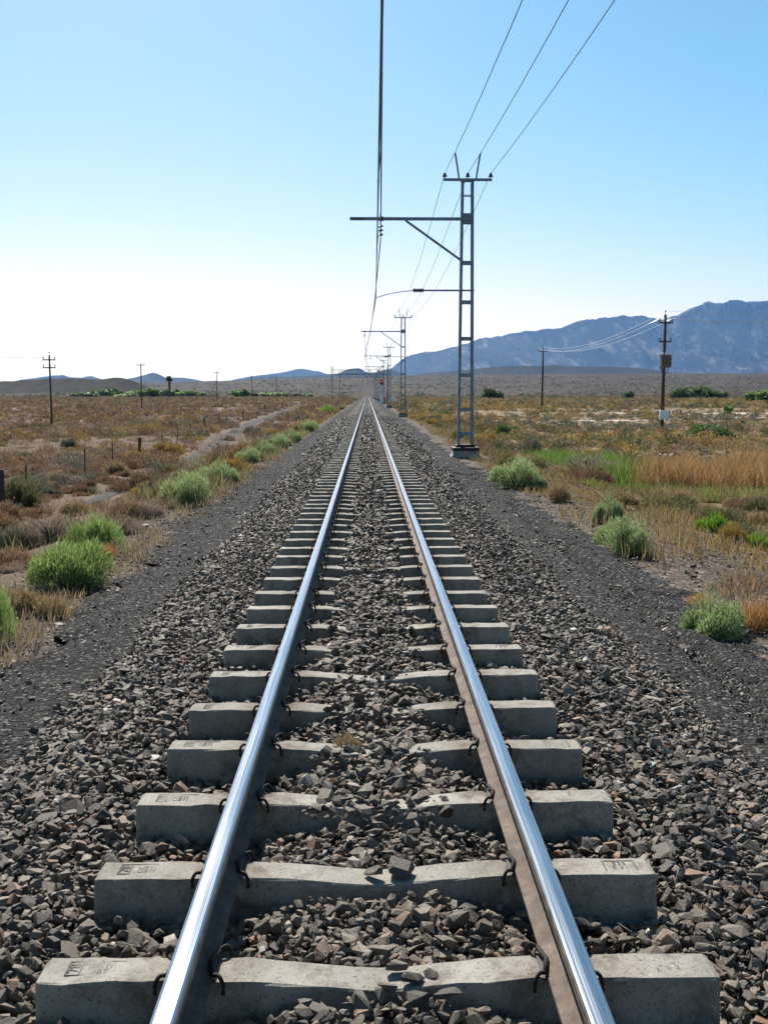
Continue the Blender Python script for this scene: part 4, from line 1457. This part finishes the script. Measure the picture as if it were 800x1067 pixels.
    items.append(grass(3.3, 6.5, 13, 60, 20000, STRAW + STRAW + ORANGE + OLIVE, .34, .007, lambda X, Y: (fbm(X * .9, Y * .6, 3, 243) + rng.uniform(-.08, .08, X.size) > .61)))
    items.append(grass(3.7, 6.6, 6, 14, 16000, STRAW + ORANGE + BROWN + MAUVE, .16, .006, lambda X, Y: (fbm(X * 1.1, Y * 1.1, 3, 247) + rng.uniform(-.08, .08, X.size) > .62)))
    merged_plants('dry_grass', items, M['dryleaf'])
    # the reed bed and the green grass in the hollow
    def ellipse(cx, cy, rx, ry, rot, edge=.25, seed=3):
        c, s = math.cos(rot), math.sin(rot)
        def f(X, Y):
            u = ((X - cx) * c + (Y - cy) * s) / rx; v = (-(X - cx) * s + (Y - cy) * c) / ry
            return u * u + v * v < 1 + (fbm(X * .8, Y * .8, 3, seed) - .5) * 2 * edge + rng.uniform(-.15, .15, X.size)
        return f
    p = gr(655, 507); q = gr(585, 484)
    c = (p + q) / 2; ang = math.atan2(q[1] - p[1], q[0] - p[0]); ln = math.hypot(q[0] - p[0], q[1] - p[1]) / 2 + 1.2
    merged_plants('green_grass', [grass(c[0] - 9, c[0] + 9, c[1] - 12, c[1] + 12, 90000, [tuple(.72 * q for q in c_) for c_ in VIVID + VIVID + GREEN], .58, .010, ellipse(c[0], c[1], ln, 1.9, ang)),
                                  grass(c[0] - 2, c[0] + 9, c[1] - 9, c[1] + 6, 30000, OLIVE + VIVID, .35, .009, ellipse(gr(700, 517)[0], gr(700, 517)[1], 3.2, 1.3, .2, .4))], M['leaf'])
    r0 = gr(775, 512)
    merged_plants('reeds', [grass(r0[0] - 6, r0[0] + 14, r0[1] - 5, r0[1] + 8, 130000, ORANGE + ORANGE + STRAW, .95, .008, ellipse(r0[0] + 3.2, r0[1] + 1.2, 6.2, 2.8, .1, .3)),
                            grass(r0[0] - 8, r0[0] + 12, r0[1] - 8, r0[1] + 4, 60000, STRAW + GREEN + GOLD, .4, .008, ellipse(r0[0] + 1.5, r0[1] - 2.5, 5.5, 1.8, .1, .5))], M['dryleaf'])


build_scrub()


# ------------------------------------------------------------------ trees far out on the plain
def crown_mesh(seed, pal, w=1.0, h=.6, n=900, leaf=.085):
    rng = np.random.default_rng(seed)
    Vs = []; Cs = []
    for k in range(9):
        c = np.array([rng.uniform(-.36, .36) * w, rng.uniform(-.3, .3) * w, rng.uniform(.18, .62) * h])
        s = rng.uniform(.16, .30)
        m = n // 9
        d = rng.normal(size=(m, 3)); d /= np.linalg.norm(d, axis=1)[:, None]
        r_ = rng.uniform(.25, 1, m) ** .6
        p = c + d * r_[:, None] * np.array([s * w, s * w, s * h * 1.1])
        p[:, 2] = np.maximum(p[:, 2], .02)
        a = rng.normal(size=(m, 3)); a /= np.linalg.norm(a, axis=1)[:, None]
        b = np.cross(a, rng.normal(size=(m, 3))); b /= np.linalg.norm(b, axis=1)[:, None]
        l = leaf * rng.uniform(.5, 1.3, m)[:, None]
        Vs.append(np.stack([p - a * l, p - b * l * .55, p + a * l, p + b * l * .55], 1).reshape(-1, 3))
        cc = palette_cols(m, pal, rng, .25); cc[:, :3] *= rng.uniform(.7, 1.35)
        Cs.append(np.repeat(cc, 4, 0))
    V = np.concatenate(Vs)
    return npmesh('crown', V, np.arange(len(V)).reshape(-1, 4), M['leaf'], {'col': np.concatenate(Cs)})


def trunk_mesh(seed):
    rng = np.random.default_rng(seed); mb = MB()
    mb.tube([(0, 0, -.05), (.02, 0, .14), (.0, .01, .30)], [.04, .03, .02], 7)
    for k in range(5):
        a = rng.uniform(0, 6.28); e = (math.cos(a) * .3, math.sin(a) * .3, rng.uniform(.3, .5))
        mb.tube([(0, 0, .1), (e[0] * .5, e[1] * .5, e[2] * .7), e], [.02, .013, .004], 5)
    return mb.mesh('trunk', M['trunk'])


def build_trees():
    LIGHTG = [(.16, .25, .06), (.20, .30, .08), (.12, .20, .055)]
    crowns = {'dark': [crown_mesh(300 + i, DARKGREEN) for i in range(3)], 'light': [crown_mesh(310 + i, LIGHTG) for i in range(2)], 'grey': [crown_mesh(320, OLIVE + GREY)]}
    trunk = trunk_mesh(4)
    def tree(px, py, w, h, Y, kind_, label, group=None):
        p = at(px, py, Y)
        z = float(H(np.array([p[0]]), np.array([Y]))[0])
        t = empty('tree', (p[0], Y, z), label, 'tree', group, random.uniform(0, 6.28))
        k = Y / F
        sx = w * k / .95; top = at(px, py - h, Y)[2]; sz = max(.8, top - z) / .55
        t.scale = (sx, sx, sz)
        c = crowns[kind_]
        link('crown', c[random.randrange(len(c))], t); link('trunk', trunk, t)
    G = 'green trees in a row across the far plain'
    rows = [(88, 417, 30, 9, 'dark'), (106, 416, 26, 11, 'dark'), (118, 415, 22, 11, 'dark'), (132, 417, 26, 7, 'light'), (143, 417, 24, 11, 'light'), (156, 416, 22, 13, 'light'),
            (168, 416, 20, 10, 'dark'), (184, 416, 24, 11, 'light'), (197, 416, 22, 10, 'light'), (208, 416, 22, 8, 'dark'), (222, 415, 18, 5, 'grey'), (252, 413, 20, 8, 'light'), (263, 414, 22, 6, 'grey'),
            (282, 415, 24, 7, 'light'), (296, 415, 18, 6, 'grey'), (308, 415, 16, 6, 'grey'), (322, 414, 14, 5, 'light'), (205, 417, 18, 8, 'grey')]
    for i, (px, py, w, h, kd) in enumerate(rows):
        lab = {'dark': 'dark green bushy tree in the far row below the dark hill', 'light': 'light green bushy tree in the far row below the dark hill', 'grey': 'grey-green bushy tree in the far row'}[kd]
        tree(px, py, w, h, 370 + (i * 37) % 90, kd, lab, G)
    tree(512, 413, 22, 9, 330, 'dark', 'dark rounded tree alone on the plain right of the masts'.replace('right of the', 'past the'))
    tree(655, 413, 13, 6, 330, 'dark', 'small dark tree just to one side of the transformer pole')
    for i, (px, w, h, kd) in enumerate(((708, 20, 9, 'dark'), (722, 24, 11, 'dark'), (736, 24, 10, 'dark'), (750, 16, 7, 'dark'))):
        tree(px, 413, w, h, 320 + i * 6, kd, 'dark green tree in the clump beyond the transformer pole', 'dark clump of trees beyond the transformer pole')
    tree(782, 416, 18, 9, 250, 'light', 'pale green tree by the pale sand, partner cut by the picture edge')
    tree(798, 419, 26, 14, 240, 'light', 'pale green tree cut by the picture edge')
    tree(758, 432, 10, 10, 120, 'light', 'slim pale sapling standing beside the bare sand')
    # palm
    Y = 340; p = at(177, 412, Y); z = float(H(np.array([p[0]]), np.array([Y]))[0]); zt = at(177, 394.5, Y)[2] - z
    t = empty('palm_tree', (p[0], Y, z), 'dark palm tree with a thick trunk rising above the green trees', 'palm tree')
    mb = MB(); mb.tube([(0, 0, -.3), (0, 0, zt * .5), (0, 0, zt)], [.42, .38, .46], 9); mb.build('trunk', M['trunk'], t)
    rng = np.random.default_rng(8); Vs = []; Cs = []
    for k in range(110):
        a = rng.uniform(0, 6.28); el = rng.uniform(-.7, 1.2); L = rng.uniform(.9, 1.7)
        d = np.array([math.cos(a) * math.cos(el), math.sin(a) * math.cos(el), math.sin(el)]); s = np.array([-math.sin(a), math.cos(a), 0]) * .22
        b = np.array([0, 0, zt]); m_ = b + d * L * .6; e = b + d * L + np.array([0, 0, -.35])
        Vs.append(np.array([b, m_ - s, e, m_ + s])); Cs.append(np.repeat(palette_cols(1, DARKGREEN, rng), 4, 0))
    V = np.concatenate(Vs); link('crown', npmesh('crown', V, np.arange(len(V)).reshape(-1, 4), M['leaf'], {'col': np.concatenate(Cs)}), t)


build_trees()


def build_rubble():
    rng = np.random.default_rng(33)
    P = []; S_ = []
    for px, py, spread, n in ((725, 446, 3.2, 160), (672, 443, 2.0, 60), (665, 478, 1.8, 110), (780, 444, 2.4, 100), (680, 474, 1.2, 60)):
        c = gr(px, py)
        x = c[0] + rng.normal(0, spread, n); y = c[1] + rng.normal(0, spread * .5, n)
        P.append(np.stack([x, y, H(x, y) + .05], 1)); S_.append(rng.lognormal(-1.35, .45, n))
    V, Fc, A = scatter(np.concatenate(P), np.concatenate(S_), PROTO_LO, rng, .6)
    o = link('rubble', npmesh('rubble', V, Fc, M['stone'], {'rnd': .4 + .6 * A})); kind(o, 'stuff')
    # a few bigger stones one can tell apart
    for px, py, s, lab in ((66, 583, .13, 'white stone beside the broad bright green bush'), (62, 653, .10, 'pale flat stone on the black gravel near the picture edge'), (600, 575, .1, 'dark lone stone on the black gravel under the bushes'),
                           (152, 551, .22, 'pale stones edging the gravel by the round dusty bush')):
        p = gr(px, py); v, f, a = scatter(np.array([[0, 0, s * .2]]), np.array([s]), PROTO_HI, rng, .3)
        m = M['white_paint'] if 'white' in lab else M['stone']
        o = link('stone', npmesh('stone', v, f, M['plinth'] if 'pale' in lab else m, {'rnd': a * 0 + .3}), None, p); thing(o, lab.replace('pale stones', 'pale stone'), 'stone')


build_rubble()


# ------------------------------------------------------------------ hills and mountains
def range_mesh(name, prof, Yc, front, back, mat, spur=.35, base=0., seed=1, nx=420, ny=90, freq=1.0, ext=(None, None)):
    """a range whose crest, at distance Yc, follows prof (pixel x, pixel y) -- heights in metres come from that; front and back slopes run out to base"""
    px = np.array([p[0] for p in prof], float); py = np.array([p[1] for p in prof], float)
    C = np.array([at(a, b, Yc) for a, b in zip(px, py)])
    x0, x1 = C[0, 0], C[-1, 0]
    xs = np.linspace(x0, x1, nx)
    cz = np.interp(xs, C[:, 0], C[:, 2])
    k = np.ones(5) / 5; cz = np.convolve(np.pad(cz, 2, 'edge'), k, 'valid')
    v = np.concatenate([-np.linspace(1, 0, ny) ** 1.0, np.linspace(0, 1, ny // 3)[1:]])
    X, Vv = np.meshgrid(xs, v)
    Y = np.where(Vv < 0, Yc + Vv * front, Yc + Vv * back)
    t = 1 - np.abs(Vv)
    wav = freq / front
    warp = (fbm(X * wav * 1.2, Y * wav * .9, 4, seed + 5) - .5)
    def ridged(fx, fy, sd, w_):
        return 1 - np.abs(2 * fbm(X * wav * fx + warp * w_, Y * wav * fy, 2, sd) - 1) * 1.6
    rid = .55 * ridged(1.8, .35, seed, 2.2) + .30 * ridged(4.6, 1.0, seed + 3, 3.5) + .15 * ridged(11, 3.0, seed + 4, 5.)
    fine = fbm(X * wav * 16, Y * wav * 9, 4, seed + 9) - .5
    rel = (cz[None, :] - base)
    shape = .30 * t + .70 * t ** 2.6
    hold = np.clip((1 - t) * 3.2, 0, 1)
    Z = base + rel * (shape * (1 - spur * (1 - rid) * hold) + .09 * fine * np.clip((1 - t) * 6, 0, 1) * t)
    Z = np.where(t > .985, base + rel * shape, Z)
    Z = Z + (fbm(X * wav * 16, X * 0, 4, seed + 2, .6) - .5) * rel * .075 * t ** 3
    return link(name, gridmesh(name, X, Y, Z, mat))


def build_hills():
    far = range_mesh('mountains', [(395, 391), (404, 386), (408, 384), (420, 373), (430, 369), (443, 366.5), (452, 366.5), (475, 360), (500, 352.5), (522, 350), (545, 345), (560, 344.5), (575, 343), (587, 340), (605, 333), (620, 332.5), (635, 331), (650, 328.5), (664, 329),
                                  (678, 331), (690, 333), (700, 330), (720, 320), (740, 314.5), (748, 315.5), (765, 312), (782, 315), (800, 313), (830, 318), (870, 312), (920, 322), (990, 330), (1080, 350), (1150, 372), (1200, 392)],
                     8400, 2900, 1300, M['mountain'], .85, 30, 3, 900, 190, 1.9)
    kind(far, 'structure')
    o = range_mesh('hills', [(425, 396), (440, 389), (460, 387.5), (490, 385), (515, 382), (540, 381), (560, 381.5), (580, 380.5), (610, 382), (640, 382), (670, 384), (700, 388), (730, 390), (780, 396)], 3400, 330, 300, M['ridge'], .2, 45, 8, 300, 40)
    kind(o, 'structure')
    o = range_mesh('hill', [(-190, 414), (-120, 404), (-60, 399), (0, 397.5), (30, 395.6), (50, 394.6), (72, 394), (90, 394.6), (105, 395.2), (113, 394), (122, 392.7), (131, 394.2), (138, 396), (146, 399.5), (158, 404), (172, 412)], 800, 200, 250, M['mesa'], .22, -2, 14, 300, 50)
    kind(o, 'structure')
    o = range_mesh('hills', [(20, 396), (42, 393), (55, 391.3), (66, 390.7), (74, 393), (84, 393.6), (95, 391.8), (104, 394), (112, 398)], 7000, 500, 500, M['peak'], .15, 30, 19, 120, 24)
    kind(o, 'structure')
    o = range_mesh('hills', [(120, 399), (133, 394.5), (140, 393.5), (150, 391), (155, 389), (160, 387.8), (166, 390), (173, 393.5), (182, 393.5), (192, 393.6), (202, 395), (215, 398)], 5200, 420, 420, M['peak'], .2, 30, 23, 160, 30)
    kind(o, 'structure')
    o = range_mesh('hills', [(225, 400), (250, 394), (270, 391), (286, 389), (297, 387.6), (305, 385.5), (313, 384), (322, 385.5), (332, 387), (342, 390), (352, 393), (365, 398)], 8600, 600, 600, M['peak'], .15, 30, 27, 160, 30)
    kind(o, 'structure')
    o = range_mesh('hills', [(232, 399), (262, 394.2), (284, 391.6), (300, 392.6), (325, 391.5), (345, 389.6), (353, 389), (361, 385.3), (367, 384), (374, 383), (380, 387.3), (388, 388.5), (396, 386.5), (404, 384.5), (412, 386), (425, 392), (440, 397)], 4700, 420, 420, M['ridge'], .25, 40, 31, 240, 34)
    kind(o, 'structure')


build_hills()

# ------------------------------------------------------------------ air, sky, sun, camera
def build_haze():
    mb = MB(); mb.box((0, 4950, 395), (14600, 10500, 950))
    m = bpy.data.materials.new('haze'); m.use_nodes = True; nt = m.node_tree
    nt.nodes.remove(nt.nodes['Principled BSDF'])
    v = nt.nodes.new('ShaderNodeVolumePrincipled')
    v.inputs['Color'].default_value = (.25, .52, 1.0, 1)
    v.inputs['Density'].default_value = HAZE
    v.inputs['Anisotropy'].default_value = .4
    nt.links.new(v.outputs[0], nt.nodes['Material Output'].inputs['Volume'])
    o = mb.build('haze', m); kind(o, 'stuff')


HAZE = 0.37e-4
SUN_EL, SUN_AZ = 45.0, -15.0        # azimuth measured from the track direction (+Y) towards +X
build_haze()

w = bpy.data.worlds.new('World'); S.world = w; w.use_nodes = True
nt = w.node_tree
sky = nt.nodes.new('ShaderNodeTexSky'); sky.sky_type = 'NISHITA'; sky.sun_disc = False
sky.sun_elevation = math.radians(SUN_EL); sky.sun_rotation = math.radians(SUN_AZ)
sky.air_density = 1.0; sky.dust_density = .6; sky.ozone_density = 1.0; sky.altitude = 400
sp = nt.nodes.new('ShaderNodeSeparateColor'); nt.links.new(sky.outputs[0], sp.inputs[0])
cb = nt.nodes.new('ShaderNodeCombineColor')
gg = math_(nt, 'MULTIPLY', sp.outputs[1], 1.23); nt.links.new(gg, cb.inputs[1])
nt.links.new(math_(nt, 'MINIMUM', math_(nt, 'MAXIMUM', math_(nt, 'MULTIPLY', math_(nt, 'POWER', sp.outputs[0], 1.9), .275), math_(nt, 'MULTIPLY', sp.outputs[0], .8)), math_(nt, 'MULTIPLY', gg, 1.12)), cb.inputs[0])
nt.links.new(math_(nt, 'MULTIPLY', sp.outputs[2], 1.25), cb.inputs[2])
nt.links.new(cb.outputs[0], nt.nodes['Background'].inputs['Color'])
nt.nodes['Background'].inputs['Strength'].default_value = .05

sl = bpy.data.lights.new('sun', 'SUN'); sl.energy = 5.0; sl.angle = math.radians(.53); sl.color = (1, .95, .87)
so = bpy.data.objects.new('sun', sl); COL.objects.link(so)
el, az = math.radians(SUN_EL), math.radians(SUN_AZ)
sd = Vector((math.sin(az) * math.cos(el), math.cos(az) * math.cos(el), math.sin(el)))
so.rotation_euler = sd.to_track_quat('Z', 'Y').to_euler(); so.location = sd * 50

cam = bpy.data.cameras.new('camera'); co = bpy.data.objects.new('camera', cam); COL.objects.link(co)
cam.sensor_fit = 'VERTICAL'; cam.sensor_height = 36.0; cam.sensor_width = 27.0; cam.lens = F / 1067.0 * 36.0
cam.clip_start = .05; cam.clip_end = 30000
mw = Matrix(((_r[0], _u[0], -_f[0], CAM[0]), (_r[1], _u[1], -_f[1], CAM[1]), (_r[2], _u[2], -_f[2], CAM[2]), (0, 0, 0, 1)))
co.matrix_world = mw
S.camera = co

S.view_settings.view_transform = 'Standard'; S.view_settings.look = 'None'; S.view_settings.gamma = 1.0
S.view_settings.use_curve_mapping = False
S.view_settings.exposure = 1.0
S.render.engine = 'CYCLES'
S.cycles.use_denoising = True
S.cycles.max_bounces = 6; S.cycles.diffuse_bounces = 3; S.cycles.glossy_bounces = 3; S.cycles.transmission_bounces = 3; S.cycles.volume_bounces = 0
S.cycles.use_adaptive_sampling = True
